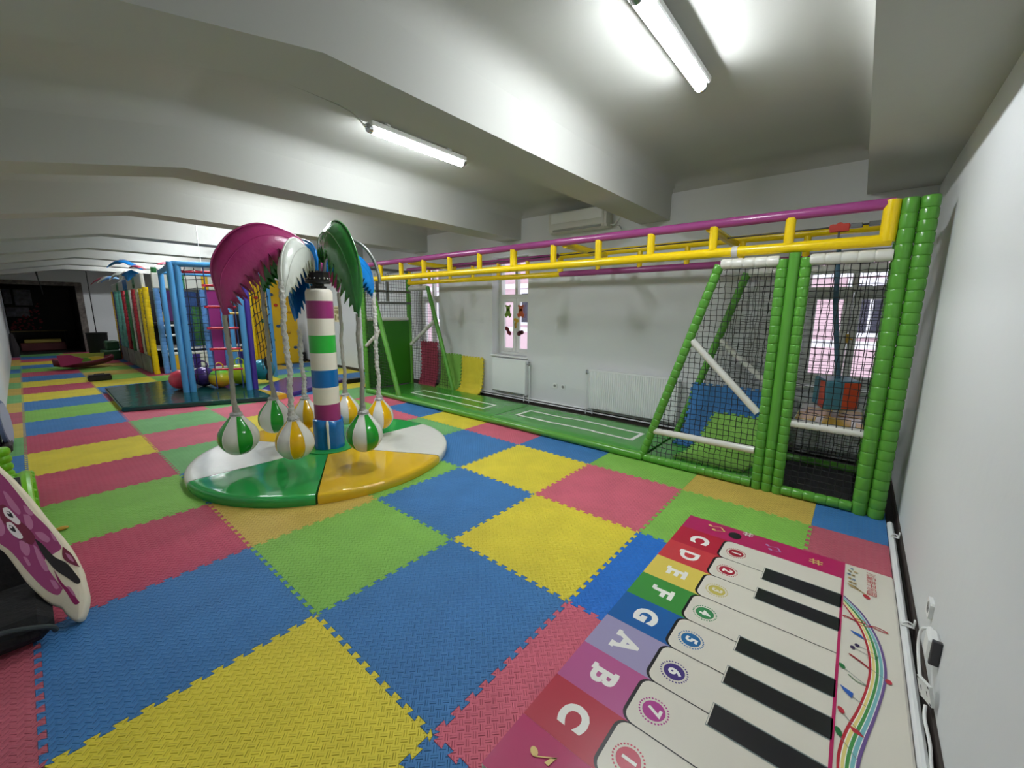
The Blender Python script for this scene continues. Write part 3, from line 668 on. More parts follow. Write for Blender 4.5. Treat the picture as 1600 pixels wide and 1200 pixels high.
orange = mat('orange_vinyl', (206,74,34), .35, bump=.15, bscale=12); teal = mat('dusty_teal_vinyl', (72,128,146), .35, bump=.15, bscale=12)
h = .135; b = MB(); ang = .42
def rt(p): x, y = p[0]*math.cos(ang)-p[1]*math.sin(ang), p[0]*math.sin(ang)+p[1]*math.cos(ang); return (c.x+x, c.y+y, c.z+p[2]+.06*x)
b2 = MB(); e = .014; i_ = h-e
for s, ax in ((1,0),(-1,0),(1,1),(-1,1)):
    for k, (a, c_) in enumerate(((-i_,0),(0,i_))):
        q = [(s*h,a,-i_),(s*h,c_,-i_),(s*h,c_,i_),(s*h,a,i_)] if ax == 0 else [(a,s*h,-i_),(c_,s*h,-i_),(c_,s*h,i_),(a,s*h,i_)]
        if (s > 0) == (ax == 1): q = q[::-1]
        b2.add(q, [(0,1,2,3)], (k+1) % 2)
b2.add([(-i_,-i_,h),(i_,-i_,h),(i_,i_,h),(-i_,i_,h)], [(0,1,2,3)], 0); b2.add([(-i_,-i_,-h),(-i_,i_,-h),(i_,i_,-h),(i_,-i_,-h)], [(0,1,2,3)], 1)
b2.box(-h+.001,-h+.001,-h+.001,h-.001,h-.001,h-.001,e,mi=0)
b.add([rt(q) for q in b2.v], b2.f); b.mi[-len(b2.f):] = b2.mi
b.build('cube_body', [teal, orange], t, smooth=0)
b = MB(); b.sweep([(c.x+.01,c.y+.005,c.z+h+.0),(c.x+.01,c.y+.01,c.z+h+.05),(4.0,c.y+.10,1.75),(4.03,-1.87,2.33)], [.026,.02,.022,.018], 10); b.build('strap', mat('dark_teal_strap', (62,98,118), .6), t)

# ------------------------------------------------------------------ spare foam tiles bent against the wall and in the sloping bay
def bent_tile(m, label, ys, path, th=.018, n=12, wy=None):
    """one jigsaw tile bent along path (x,z points) and spanning ys"""
    y0, y1 = ys; W_ = y1-y0; A, B_, C, D = (0,0),(W_,0),(W_,1),(0,1); pts = edge(A,B_)[:-1]+edge(B_,C)[:-1]+edge(D,C)[::-1][:-1]+edge(A,D)[::-1][:-1]
    bm = bmesh.new(); bot = [bm.verts.new((p[0],p[1],0)) for p in pts]; f = bm.faces.new(bot)
    for k in range(1, 24): bmesh.ops.bisect_plane(bm, geom=bm.verts[:]+bm.edges[:]+bm.faces[:], plane_co=(0,k/24,0), plane_no=(0,1,0))
    bmesh.ops.triangulate(bm, faces=[q for q in bm.faces if len(q.verts) > 4])
    r = bmesh.ops.extrude_face_region(bm, geom=bm.faces[:]); 
    for q in r['geom']:
        if isinstance(q, bmesh.types.BMVert): q.co.z += th
    P = bez([(p[0],0,p[1]) for p in path], 14); S = [0.0]
    for a, c_ in zip(P, P[1:]): S.append(S[-1]+(c_-a).length)
    L = S[-1]
    for v in bm.verts:
        s = v.co.y*L; k = 0
        while k < len(S)-2 and S[k+1] < s: k += 1
        a, c_ = P[k], P[k+1]; tt = (s-S[k])/max(1e-6, S[k+1]-S[k]); q = a+(c_-a)*tt; d = (c_-a).normalized(); nn = Vector((-d.z,0,d.x)); q = q+nn*v.co.z
        yy = y0+v.co.x; 
        if wy: yy += wy*(v.co.y)
        v.co = (q.x, yy, q.z)
    bmesh.ops.recalc_face_normals(bm, faces=bm.faces[:])
    me = bpy.data.meshes.new('foam_tile'); bm.to_mesh(me); bm.free(); me.materials.append(m)
    xs = [v.co for v in me.vertices]; o = Vector(((min(v.x for v in xs)+max(v.x for v in xs))/2, (y0+y1)/2, min(v.z for v in xs)))
    for v in me.vertices: v.co -= o
    me.update(); ob = bpy.data.objects.new('leaning_foam_tile', me); COL.objects.link(ob); ob.location = o; WORLD[ob.name] = o
    return tag(ob, label, 'foam tile', 'spare foam tiles bent up on edge')
FT = lambda k: MATS['foam_'+k]
bent_tile(FT('yellow'), 'yellow foam tile bent upright against the wall left of the small radiator', (3.42,4.02), [(4.65,.02),(4.80,.10),(4.86,.35),(4.875,.74)])
bent_tile(FT('green'), 'green foam tile bent upright behind the sloping post at the left end', (4.04,4.66), [(4.67,.02),(4.80,.10),(4.86,.35),(4.875,.76)])
bent_tile(FT('crimson'), 'crimson foam tile standing tilted behind the far net', (4.70,5.25), [(4.66,.02),(4.74,.14),(4.80,.4),(4.80,.98)])
bent_tile(FT('blue'), 'blue foam tile curved upright at the back of the sloping bay', (-1.44,-.52), [(4.12,.075),(4.30,.10),(4.44,.24),(4.52,.50),(4.53,.78)], wy=-.06)
bent_tile(FT('green'), 'green foam tile bent up at the right of the sloping bay', (-1.36,-.70), [(3.62,.075),(3.85,.09),(4.05,.19),(4.20,.35),(4.29,.50)], wy=-.22)
# ------------------------------------------------------------------ padded palm carousel
PX, PY, PR = 1.285, 2.43, 1.325
pt = thing('palm_carousel', 'padded palm toy with striped trunk and coloured leaves on a round wedge base', 'palm toy', (PX, PY, 0))
WEDGE = [('green_wedge',lime_vinyl,0),('yellow',gold_vinyl,60),('white',white_vinyl,120),('green',lime_vinyl,180),('yellow',gold_vinyl,240),('white',white_vinyl,300)]
for k, (nm, m, a0) in enumerate(WEDGE):
    a0 -= 1; prof = [(.0,.0),(PR+.006,.0),(PR+.014,.03),(PR+.012,.066),(PR+.003,.081),(PR-.014,.088),(PR-.05,.09),(1.1,.092),(.8,.090),(.5,.092),(.2,.090),(.001,.09)]
    b = MB(); g = .25 if k != 3 and k != 4 else .45
    b.lathe([(r, z) for r, z in prof], (PX,PY,0), 14, R(a0+g), R(a0+60-g))
    for ang in (a0+g, a0+60-g):
        ca, sa = math.cos(R(ang)), math.sin(R(ang)); b.add([(PX+r*ca, PY+r*sa, z) for r, z in prof], [tuple(range(len(prof))) if ang > a0+30 else tuple(range(len(prof)))[::-1]])
    desc(b.build('base_wedge', m, pt, 40), {'green':'green wedge of the round base','green_wedge':'green wedge of the round base','yellow':'golden wedge of the round base','white':'white wedge of the round base'}[nm])
b = MB(); b.lathe([(.0005,.09),(.27,.091),(.275,.098),(.27,.105),(.0005,.106)], (PX,PY,0), 32); desc(b.build('base_plate', lime_vinyl, pt, 40), 'round green plate under the trunk')
# trunk with stripes
ZS = [.10,.42,.613,.805,.998,1.187,1.378,1.56,1.746,1.875]; rt_ = .137
purple_stripe = mat('plum_stripe', (146,44,108), .3, bump=.05, bscale=10); green_stripe = mat('green_stripe', (40,172,56), .28, bump=.05, bscale=10); blue_stripe = mat('blue_stripe', (0,98,168), .26, bump=.05, bscale=10)
cream = mat('cream_vinyl', (222,216,202), .28, bump=.08, bscale=14)
b = MB(); cols = [0,1,0,3,0,2,0,1,0]    # cream, plum, cream, blue, ...
prev = None
for k in range(9):
    z0, z1 = ZS[k], ZS[k+1]
    pr = [(rt_,z0),(rt_,z1)] if k < 8 else [(rt_,z0),(rt_,z1-.04),(rt_-.012,z1-.012),(rt_-.035,z1),(.0005,z1)]
    b.lathe(pr, (PX,PY,0), 32, mi=cols[k])
desc(b.build('trunk', [cream, purple_stripe, green_stripe, blue_stripe], pt, 40), 'white trunk with plum, green and blue stripes')
b = MB(); n = 40; prof = [(.168,.107),(.172,.16),(.166,.25),(.170,.34),(.165,.425),(.150,.435),(.139,.43)]
sq_ = lambda a: 1+.10*(abs(math.cos(2*(a-.3))))**2-.05
vs = []; fs = []
for k in range(n):
    a = 2*math.pi*k/n
    for i, (r, z) in enumerate(prof):
        q = r*(sq_(a) if i < 5 else 1)+.004*math.sin(9*a+z*30)*(i < 5); vs.append((PX+q*math.cos(a), PY+q*math.sin(a), z+.012*math.sin(2*a+1)*(i >= 4)))
N = len(prof)
for k in range(n):
    for i in range(N-1): fs.append((k*N+i, ((k+1)%n)*N+i, ((k+1)%n)*N+i+1, k*N+i+1))
b.add(vs, fs); wr = desc(b.build('trunk_wrap', blue_vinyl, pt, 50), 'blue wrap at the foot of the trunk')
a = R(241); ca, sa = math.cos(a), math.sin(a); b = MB()
b.sweep([(PX+ca*.186, PY+sa*.186, .12),(PX+ca*.190, PY+sa*.190, .2),(PX+ca*.186, PY+sa*.186, .3),(PX+ca*.186, PY+sa*.186, .40),(PX+ca*.16, PY+sa*.16, .435)], [.012,.015,.011,.016,.012], 8); desc(b.build('wrap_strap', cream, wr), 'white lace strap')
# black hub
b = MB(); b.lathe([(.0005,1.875),(.085,1.875),(.085,1.90),(.06,1.905),(.06,1.925),(.12,1.93),(.12,2.045),(.11,2.055),(.0005,2.055)], (PX,PY,0), 8); b.lathe([(.12,1.935),(.128,1.94),(.128,1.955),(.12,1.96)], (PX,PY,0), 24); hub = desc(b.build('hub', black_m, pt, 30), 'black bolted hub')
b = MB()
for k in range(16):
    a = 2*math.pi*k/16+.1; b.ball((PX+.119*math.cos(a), PY+.119*math.sin(a), 1.98), .009, 8, 6)
b.build('bolt', chrome_m, hub)
LONG = dict(ridge=[(.09,2.12),(.12,2.34),(.30,2.44),(.53,2.47),(.74,2.37),(.88,2.20),(.945,2.02),(.92,1.79),(.88,1.56)], inner=[(.10,2.10),(.18,2.18),(.32,2.22),(.48,2.12),(.58,2.00),(.68,1.89),(.77,1.77),(.84,1.67),(.875,1.56)],
            w=[.015,.05,.085,.10,.10,.09,.075,.045,.0])
SHORT = dict(ridge=[(.09,2.08),(.12,2.20),(.24,2.29),(.38,2.32),(.52,2.27),(.62,2.16),(.66,2.03),(.66,1.93),(.64,1.80)], inner=[(.10,2.06),(.15,2.10),(.25,2.13),(.34,2.10),(.42,2.05),(.50,1.98),(.56,1.91),(.61,1.86),(.635,1.80)],
             w=[.015,.045,.075,.085,.08,.07,.055,.035,.0])
ARM = {3:('plum',leafpurple,LONG,.86,1.0,(0,0)),4:('white',leafwhite,SHORT,.75,1.12,(0,-.02)),5:('green',leafgreen,LONG,.92,1.0,(.02,.03)),6:None,7:('bright blue',leafblue,SHORT,.63,.97,(0,-.02)),
       0:('pink',leafpink,SHORT,.55,.84,(0,.02)),1:('blue',leafblue,LONG,.72,1.0,(-.10,-.05)),2:('green',leafgreen,SHORT,.60,.92,(0,.0))}
def leaf(ang, S, sc, off, m, nm, seed, parent):
    ca, sa = math.cos(ang), math.sin(ang); la = (-sa, ca)
    rg = bez([(r*sc+off[0], 0, 2.08+(z-2.08)*sc*1.0+off[1]) for r, z in S['ridge']], 5); inn = bez([(r*sc+off[0], 0, 2.08+(z-2.08)*sc+off[1]) for r, z in S['inner']], 5); wl = bez([(q*sc,0,0) for q in S['w']], 5)
    b = MB(); n = len(rg); K = 6
    for s in (-1, 1):
        vs = []; fs = []
        for i in range(n):
            tooth = (i % 3 == 1)*1.0 if 6 < i < n-3 else .5
            for k in range(K+1):
                t = k/K; e = t if k < K else (1.0+.10*(tooth*2-1)*(1 if 6 < i < n-3 else 0))
                if k == K and 5 < i < n-3: e = (.80,1.30,1.02,.82)[i % 3] if i % 3 < 2 else 1.0
                p = rg[i].lerp(inn[i], e); lat = s*wl[i].x*math.sin(min(1.0,e)**.8*math.pi*.62)*(1.0); wv = .012*noise.noise(Vector((i*.35, t*4, seed+s*3)))
                lat += wv*t; p = Vector((p.x+.015*noise.noise(Vector((i*.5,t*2.5,seed+9+s)))*t, 0, p.z+.01*noise.noise(Vector((i*.6,t*3,seed+19+s)))*t))
                vs.append((PX+ca*p.x+la[0]*lat, PY+sa*p.x+la[1]*lat, p.z))
        m_ = K+1
        for i in range(n-1):
            for k in range(K):
                q = (i*m_+k, (i+1)*m_+k, (i+1)*m_+k+1, i*m_+k+1); fs.append(q if s > 0 else q[::-1])
        b.add(vs, fs); b.sweep([vs[i*m_+2] for i in range(1, n-3)], .0045, 5)
    # rolled seam along the ridge
    b.sweep([(PX+ca*p.x, PY+sa*p.x, p.z+.001) for p in rg], .006, 6)
    o = b.build('leaf', m, parent, 60); md = o.modifiers.new('thickness', 'SOLIDIFY'); md.thickness = .005; md.offset = 0
    return desc(o, nm+' vinyl palm leaf')
for k in range(8):
    ang = .72+k*math.pi/4; ca, sa = math.cos(ang), math.sin(ang); A = ARM[k]
    if A is None: pth = [(.07,2.03),(.10,2.20),(.20,2.33),(.36,2.385),(.50,2.33),(.60,2.20),(.65,2.06),(.665,1.94)]
    else:
        S, sc, off = A[2], A[4], A[5]; pth = [(.07,2.03)]+[(r*sc+off[0]-.03*(i > 3), 2.08+(z-2.08)*sc+off[1]-.04*(i > 0)) for i, (r, z) in enumerate(S['ridge'])][1:-1]
    b = MB(); b.sweep(bez([(PX+ca*r, PY+sa*r, z) for r, z in (pth if A is None else pth[:-2])], 6), .017 if A is None else .013, 10); arm = b.build('arm', steel_m, pt, 50)
    if A is None: desc(arm, 'bare grey steel arm without a leaf'); continue
    leaf(ang, A[2], A[4], A[5], A[1], A[0], k*1.7, arm)
# hanging balls
BALLS = {'A':(3,.40,.175,'G','green and white striped ball on grey rope, leftmost under the plum leaf',1.60,'smooth'),'C':(4,.40,.170,'Y','yellow and white striped ball in front of trunk under the white leaf',1.90,'twist'),
         'F':(5,.43,.170,'G','green and white striped ball right of the trunk under the big green leaf',1.62,'smooth'),'G':(7,.335,.165,'Y','yellow and white ball behind the right green striped ball',1.86,'twist'),
         'E':(0,.37,.165,'Y','yellow and white ball half hidden just right of the trunk',1.86,'smooth'),'D':(1,.335,.165,'Y','yellow and white ball hidden behind the front yellow striped ball',1.42,'twist'),
         'B':(2,.43,.170,'G','green and white ball at the back left beside the yellow ball',1.90,'smooth')}
RHO = {'A':.88,'C':.76,'F':.88,'G':.64,'E':.55,'D':.68,'B':.60}
ball_g = mat('ball_green', (36,150,44), .14, bump=.08, bscale=10); ball_y = mat('ball_yellow', (228,178,10), .14, bump=.08, bscale=10); ball_w = mat('ball_white', (220,218,212), .16, bump=.08, bscale=10)
rope_grey = mat('grey_rope_cover', (150,148,138), .45, bump=.5, bscale=40); rope_white = mat('twisted_white_cover', (196,194,188), .32, bump=.8, bscale=40)
for q, (k, zc, r, c_, lab, zt, style) in BALLS.items():
    ang = .72+k*math.pi/4; x, y = PX+RHO[q]*math.cos(ang), PY+RHO[q]*math.sin(ang)
    t = thing('hanging_ball', lab, 'hanging ball', (x,y,zc-r), 'striped balls hanging from the palm toy')
    prof = [(.0005,-r),(r*.35,-r*.95),(r*.68,-r*.74),(r*.92,-r*.40),(r,-.02),(r*.97,r*.25),(r*.84,r*.55),(r*.62,r*.85),(r*.42,r*1.10),(r*.28,r*1.30),(r*.2,r*1.42)]
    pr = [(p.x,p.z) for p in bez([(a,0,z) for a, z in prof], 3)]
    ph = hsh(k,3)*.8; b = MB(); b.lathe(pr, (x,y,zc), 32, ph, ph+2*math.pi, mifn=lambda kk: (kk//4) % 2); b.build('ball', [ball_w, ball_g if c_ == 'G' else ball_y], t, 60)
    b = MB()
    for s in range(8):
        a = ph+2*math.pi*s/8; b.sweep([(x+(rr+.001)*math.cos(a), y+(rr+.001)*math.sin(a), zc+zz) for rr, zz in pr[1:]], .0028, 5)
    b.build('seam_piping', ball_w, t, 60)
    z0 = zc+r*1.25; L = zt-z0; pts = []; rd = []; n = int(L/.012)
    for i in range(n+1):
        tt = i/n; z = z0+L*tt; fade = min(1, tt*12)
        sw = .006*math.sin(z*9+k)+.004*math.sin(z*23+k*2); pts.append((x+sw*min(1,(1-tt)*6), y+.005*math.cos(z*11+k)*min(1,(1-tt)*6), z))
        base = .021 if style == 'twist' else .020; bulge = .05*math.exp(-tt*L/.055)*(.55)
        rd.append(base+bulge+(.003*math.sin(z*150) if style == 'twist' else .0015*math.sin(z*90+k))+.003*hsh(i,k)*(1 if (style == 'twist' or tt < .25) else .3))
    b = MB(); b.sweep(pts, rd, 12, True, jit=(lambda i, kk: .24*math.sin(kk*1.57+i*.9)) if style == 'twist' else (lambda i, kk: .08*(hsh(i//2,kk)-.5)))
    b.build('rope_cover', rope_white if style == 'twist' else rope_grey, t, 80)
    b = MB(); b.lathe([(r*.30,r*1.22),(r*.33,r*1.27),(r*.30,r*1.32),(r*.33,r*1.37),(r*.27,r*1.44),(.024,r*1.5)], (x,y,zc), 14); b.build('tie', silver_m, t)
# ------------------------------------------------------------------ piano play mat
def font_polys(ch, size, bold=.0, res=4):
    cu = bpy.data.curves.new('glyph', 'FONT'); cu.body = ch; cu.size = size; cu.align_x = 'CENTER'; cu.align_y = 'CENTER'; cu.offset = bold; cu.resolution_u = res
    ob = bpy.data.objects.new('glyph', cu); COL.objects.link(ob); dg = bpy.context.evaluated_depsgraph_get(); me = ob.evaluated_get(dg).to_mesh()
    vs = [tuple(v.co) for v in me.vertices]; fs = [tuple(p.vertices) for p in me.polygons]; ob.evaluated_get(dg).to_mesh_clear()
    bpy.data.objects.remove(ob); bpy.data.curves.remove(cu); return vs, fs
KX0, KX1, KY0, KY1, KH = .03, 2.475, -2.457, -1.232, .032
PM = [('mat_ivory', (214,209,196), .30), ('mat_magenta', (176,28,92), .3), ('mat_c', (178,28,56), .3), ('mat_d', (196,58,66), .3), ('mat_e', (216,194,88), .3), ('mat_f', (60,140,62), .3),
      ('mat_g', (22,92,160), .3), ('mat_a', (154,146,182), .3), ('mat_b', (178,86,140), .3), ('mat_c_high', (176,44,64), .3), ('mat_black', (22,22,28), .3), ('mat_white', (234,232,226), .3),
      ('dot_1', (160,24,50), .3), ('dot_2', (176,34,62), .3), ('dot_3', (196,182,92), .3), ('dot_4', (58,136,84), .3), ('dot_5', (36,104,160), .3), ('dot_6', (66,48,120), .3), ('dot_7', (170,54,136), .3),
      ('dot_8', (190,60,84), .3), ('note_gold', (222,190,120), .3), ('note_lilac', (178,140,190), .3), ('rainbow_red', (176,36,52), .3), ('rainbow_yellow', (222,206,126), .3), ('rainbow_green', (68,142,72), .3),
      ('rainbow_teal', (116,176,182), .3), ('rainbow_violet', (104,78,136), .3), ('ink_red', (180,44,60), .3), ('ink_blue', (44,92,176), .3), ('ink_purple', (56,40,80), .3), ('ink_grey', (120,132,130), .3), ('ink_green', (36,110,60), .3), ('art_tan', (176,150,104), .3), ('art_blue', (130,146,170), .3)]
PI = {n: i for i, (n, c, r) in enumerate(PM)}
pm_mats = [mat('piano_'+n, c, r, bump=.12, bscale=5) for n, c, r in PM]
b = MB(); b.box(KX0, KY0, 0, KX1, KY1, KH, .010, mi=PI['mat_ivory'])
lev = [KH]
def flat(pts, m, dz): b.poly(pts, 0, KH+dz*.0004, PI[m], top_only=True)
def rect(x0, y0, x1, y1, m, dz): flat([(x0,y0),(x1,y0),(x1,y1),(x0,y1)], m, dz)
YL, YK = KY1-.004, -1.545          # lettered band between YL and YK; keys from YK to the spine line
SP = -2.214                        # spine line
E_ = .004
rect(2.252, SP, KX1-E_, YL, 'mat_magenta', 1); rect(KX0+E_, SP, .282, YL, 'mat_magenta', 1)
KB = [2.252,2.000,1.752,1.505,1.262,1.018,.774,.528,.282]; LET = 'CDEFGABC'; LM = ['mat_c','mat_d','mat_e','mat_f','mat_g','mat_a','mat_b','mat_c_high']
def glyph(ch, cx, cy, size, m, dz, bold, sx=1.0):
    vs, fs = font_polys(ch, size, bold)
    b.add([(cx-x*sx, cy-y, KH+dz*.0004) for x, y, z in vs], fs, PI[m])
def rrect(x0, x1, y0, y1, r, n=5):
    """rounded only at the y1 (lettered) end"""
    pts = [(x0,y0),(x1,y0)]
    for (cx, a0) in ((x1-r, 0), (x0+r, 90)):
        for i in range(n+1): t = R(a0+90*i/n); pts.append((cx+r*math.cos(t), y1-r+r*math.sin(t)))
    return pts
for k in range(8):
    x1, x0 = KB[k], KB[k+1]; rect(x0, YK-.06, x1, YL, LM[k], 2)
    flat(rrect(x0-.001, x1+.001, YK-.07, YK+.006, .05), 'mat_black', 3)
    flat(rrect(x0+.003, x1-.003, SP, YK-.008, .045), 'mat_ivory', 4)
    cx = (x0+x1)/2; glyph(LET[k], cx, -1.40, .155, 'mat_white', 3, .0085 if LET[k] in 'CG' else .006, 1.0)
    for (ch_, rx) in (('D',[(-.5,.5),(-.5,-.5)]),('E',[(-.5,.5),(-.5,-.5)]),('F',[(-.5,.5),(-.5,-.5)]),('A',[(-.5,-.5),(.5,-.5)]),('B',[(-.5,.5),(-.5,-.5)])):
        if LET[k] == ch_:
            for (u, v) in rx:
                gx = .044 if ch_ == 'A' else .030; gy = .052; xx, yy = cx-u*2*gx, -1.40-v*2*gy; hw = .021 if ch_ == 'A' else .019; rect(xx-hw, yy-.011, xx+hw, yy+.011, 'mat_white', 3.5)
    dx, dy = cx-.012, -1.642; dm = 'dot_%d' % (k+1); flat(ell(dx, dy, .046, .046, 28), dm, 5)
    for i in range(28):
        t = 2*math.pi*i/28; flat(ell(dx+.0575*math.cos(t), dy+.0575*math.sin(t), .0042, .0042, 7), dm, 5)
    glyph('12345671'[k], dx, dy, .074, 'mat_white' if k != 2 else 'mat_ivory', 6, .003)
    if k < 7: rect(x0-.0026, SP, x0+.0026, YK-.05, 'mat_black', 5)
for (xa, xb) in ((1.915,2.055),(1.688,1.803),(1.203,1.314),(.970,1.080),(.722,.836)):
    rect(xa-.006, SP, xb+.006, -1.820, 'ink_grey', 6); rect(xa, SP, xb, -1.827, 'mat_black', 7); rect(xa+.0, -1.8265, xb, -1.822, 'mat_ivory', 7)
rect(KX0+E_, SP-.006, KX1-E_, SP+.006, 'mat_magenta', 7)
def stroke(pts, wd, m, dz):
    P = [Vector((p[0],p[1],0)) for p in pts]; vs = []; fs = []
    for i, p in enumerate(P):
        d = (P[min(i+1,len(P)-1)]-P[max(i-1,0)]); d.normalize(); w_ = wd[i] if isinstance(wd, list) else wd
        for s in (1,-1): vs.append((p.x-d.y*s*w_/2, p.y+d.x*s*w_/2, KH+dz*.0004))
    for i in range(len(P)-1): fs.append((2*i,2*i+1,2*i+3,2*i+2))
    b.add(vs, fs, PI[m])
def quaver(x, y, s, m, ang=0, two=True, dz=9):
    """note heads, stems and beam; read with up towards -y, right towards -x"""
    T = lambda p: (x-s*(p[0]*math.cos(ang)-p[1]*math.sin(ang)), y-s*(p[0]*math.sin(ang)+p[1]*math.cos(ang)))
    E2 = lambda cx, cy: [T(q) for q in ell(cx, cy, .28, .2, 12, .4)]
    flat(E2(0,0), m, dz); stroke([T((.24,.05)),T((.24,1.2))], .07*s, m, dz)
    if two: flat(E2(1.0,.15), m, dz); stroke([T((1.24,.2)),T((1.24,1.35))], .07*s, m, dz); flat([T((.2,1.05)),T((1.27,1.2)),T((1.27,1.4)),T((.2,1.25))], m, dz)
    else: flat([T((.2,1.25)),T((.65,.75)),T((.5,.55)),T((.24,.9))], m, dz)
quaver(2.395, -1.405, .062, 'note_gold', .5); quaver(2.37, -1.79, .052, 'note_lilac', .3); flat(ell(2.357, -1.585, .048, .042, 24), 'mat_black', 9)
def sharp(x, y, s, m):
    for u in (-.3,.3): stroke([(x-s*u, y-s*.8),(x-s*u, y+s*.8)], .2*s, m, 9)
    for v in (-.3,.3): stroke([(x-s*.75, y-s*(v+.06)),(x+s*.75, y-s*(v-.06))], .2*s, m, 9)
sharp(2.35, -2.07, .045, 'note_gold'); sharp(2.44, -1.655, .042, 'mat_white')
quaver(.19, -1.36, .07, 'note_gold', .6, False); quaver(.17, -1.52, .07, 'note_gold', .2)
# rainbow ribbon with notes on the margin
inner = bez([(1.96,-2.222,0),(1.87,-2.262,0),(1.775,-2.298,0),(1.635,-2.322,0),(1.49,-2.328,0),(1.35,-2.315,0),(1.2,-2.287,0),(1.075,-2.255,0),(.97,-2.236,0),(.87,-2.231,0),(.7,-2.245,0),(.5,-2.29,0),(.33,-2.33,0),(.12,-2.34,0)], 5)
outer = bez([(2.06,-2.222,0),(1.945,-2.302,0),(1.83,-2.346,0),(1.706,-2.377,0),(1.545,-2.392,0),(1.394,-2.381,0),(1.2,-2.348,0),(1.05,-2.318,0),(.93,-2.298,0),(.80,-2.292,0),(.66,-2.31,0),(.48,-2.355,0),(.32,-2.39,0),(.12,-2.40,0)], 5)
bands = [(0,.15,'rainbow_red'),(.15,.2,'mat_white'),(.2,.36,'rainbow_yellow'),(.36,.40,'mat_white'),(.40,.57,'rainbow_green'),(.57,.61,'mat_white'),(.61,.80,'rainbow_teal'),(.80,.84,'mat_white'),(.84,1.0,'rainbow_violet')]
for (t0, t1, m) in bands:
    vs = []; 
    for p, q in zip(inner, outer):
        for t in (t0, t1): v = p.lerp(q, t); vs.append((v.x, min(v.y, SP-.007), KH+8*.0004))
    b.add(vs, [(2*i,2*i+1,2*i+3,2*i+2) for i in range(len(inner)-1)], PI[m])
stroke(bez([(1.835,-2.235,0),(1.845,-2.225,0),(1.853,-2.24,0),(1.845,-2.262,0),(1.835,-2.29,0),(1.845,-2.315,0),(1.862,-2.31,0),(1.862,-2.285,0),(1.84,-2.275,0),(1.818,-2.295,0),(1.825,-2.33,0),(1.85,-2.35,0),(1.845,-2.39,0),(1.832,-2.405,0),(1.828,-2.38,0),(1.84,-2.33,0),(1.84,-2.24,0)],5), .006, 'ink_red', 10)
flat([(1.74,-2.255),(1.72,-2.27),(1.70,-2.315),(1.73,-2.30)], 'ink_blue', 10); stroke([(1.715,-2.30),(1.71,-2.38)], .003, 'ink_grey', 10)
for (x, y) in ((1.63,-2.285),(1.60,-2.268)): flat(ell(x,y,.013,.010), 'ink_purple', 10); stroke([(x,y-.008),(x-.02,y-.085)], .003, 'ink_grey', 10)
stroke([(1.605,-2.36),(1.575,-2.355)], .008, 'ink_green', 10)
stroke([(1.54,-2.255),(1.515,-2.30),(1.49,-2.33)], .010, 'ink_red', 10); stroke([(1.54,-2.255),(1.46,-2.39)], .003, 'ink_grey', 10); flat(ell(1.455,-2.395,.016,.012), 'ink_red', 10)
flat(ell(1.43,-2.232,.017,.011,12,.5), 'ink_green', 10); stroke([(1.42,-2.24),(1.365,-2.32)], .003, 'ink_grey', 10); stroke([(1.39,-2.255),(1.365,-2.285),(1.365,-2.32)], .004, 'ink_green', 10)
flat([(1.30,-2.228),(1.275,-2.24),(1.245,-2.27),(1.28,-2.275)], 'ink_blue', 10); stroke([(1.26,-2.268),(1.23,-2.325)], .003, 'ink_grey', 10)
flat(ell(1.15,-2.236,.018,.011,12,.4), 'ink_red', 10); stroke([(1.14,-2.24),(1.065,-2.31)], .003, 'ink_grey', 10); flat([(1.09,-2.262),(1.065,-2.275),(1.06,-2.31),(1.085,-2.295)], 'ink_red', 10)
flat(ell(1.03,-2.232,.022,.011,12,.3), 'ink_green', 10); stroke([(1.01,-2.236),(.94,-2.29)], .003, 'ink_grey', 10); quaver(.62,-2.27,.03,'ink_blue',.4,False); quaver(.4,-2.33,.03,'ink_purple',.2)
for i, ch in enumerate('儿童亲子乐园'): glyph(ch, 2.408-.046*i, -2.345, .050, 'ink_red', 10, .0)
for i, (x, y) in enumerate(((2.41,-2.255),(2.375,-2.245),(2.38,-2.275),(2.335,-2.24),(2.33,-2.262),(2.285,-2.245),(2.28,-2.265),(2.24,-2.25),(2.235,-2.27))): flat(ell(x, y, .012, .009, 10, i*.7), 'art_tan' if i % 3 else 'art_blue', 10); stroke([(x,y),(x-.02,y-.006)], .003, 'ink_grey', 10)
flat([(2.215,-2.235),(2.185,-2.25),(2.16,-2.30),(2.19,-2.285),(2.205,-2.27)], 'art_tan', 10); flat(ell(2.125,-2.325,.022,.014,14,.5), 'ink_red', 11); stroke([(2.205,-2.26),(2.14,-2.33)], .006, 'art_tan', 10)
tag(b.build('piano_play_mat', pm_mats, smooth=0), 'printed piano mat with letters C to C, numbered keys and a rainbow ribbon', 'play mat')
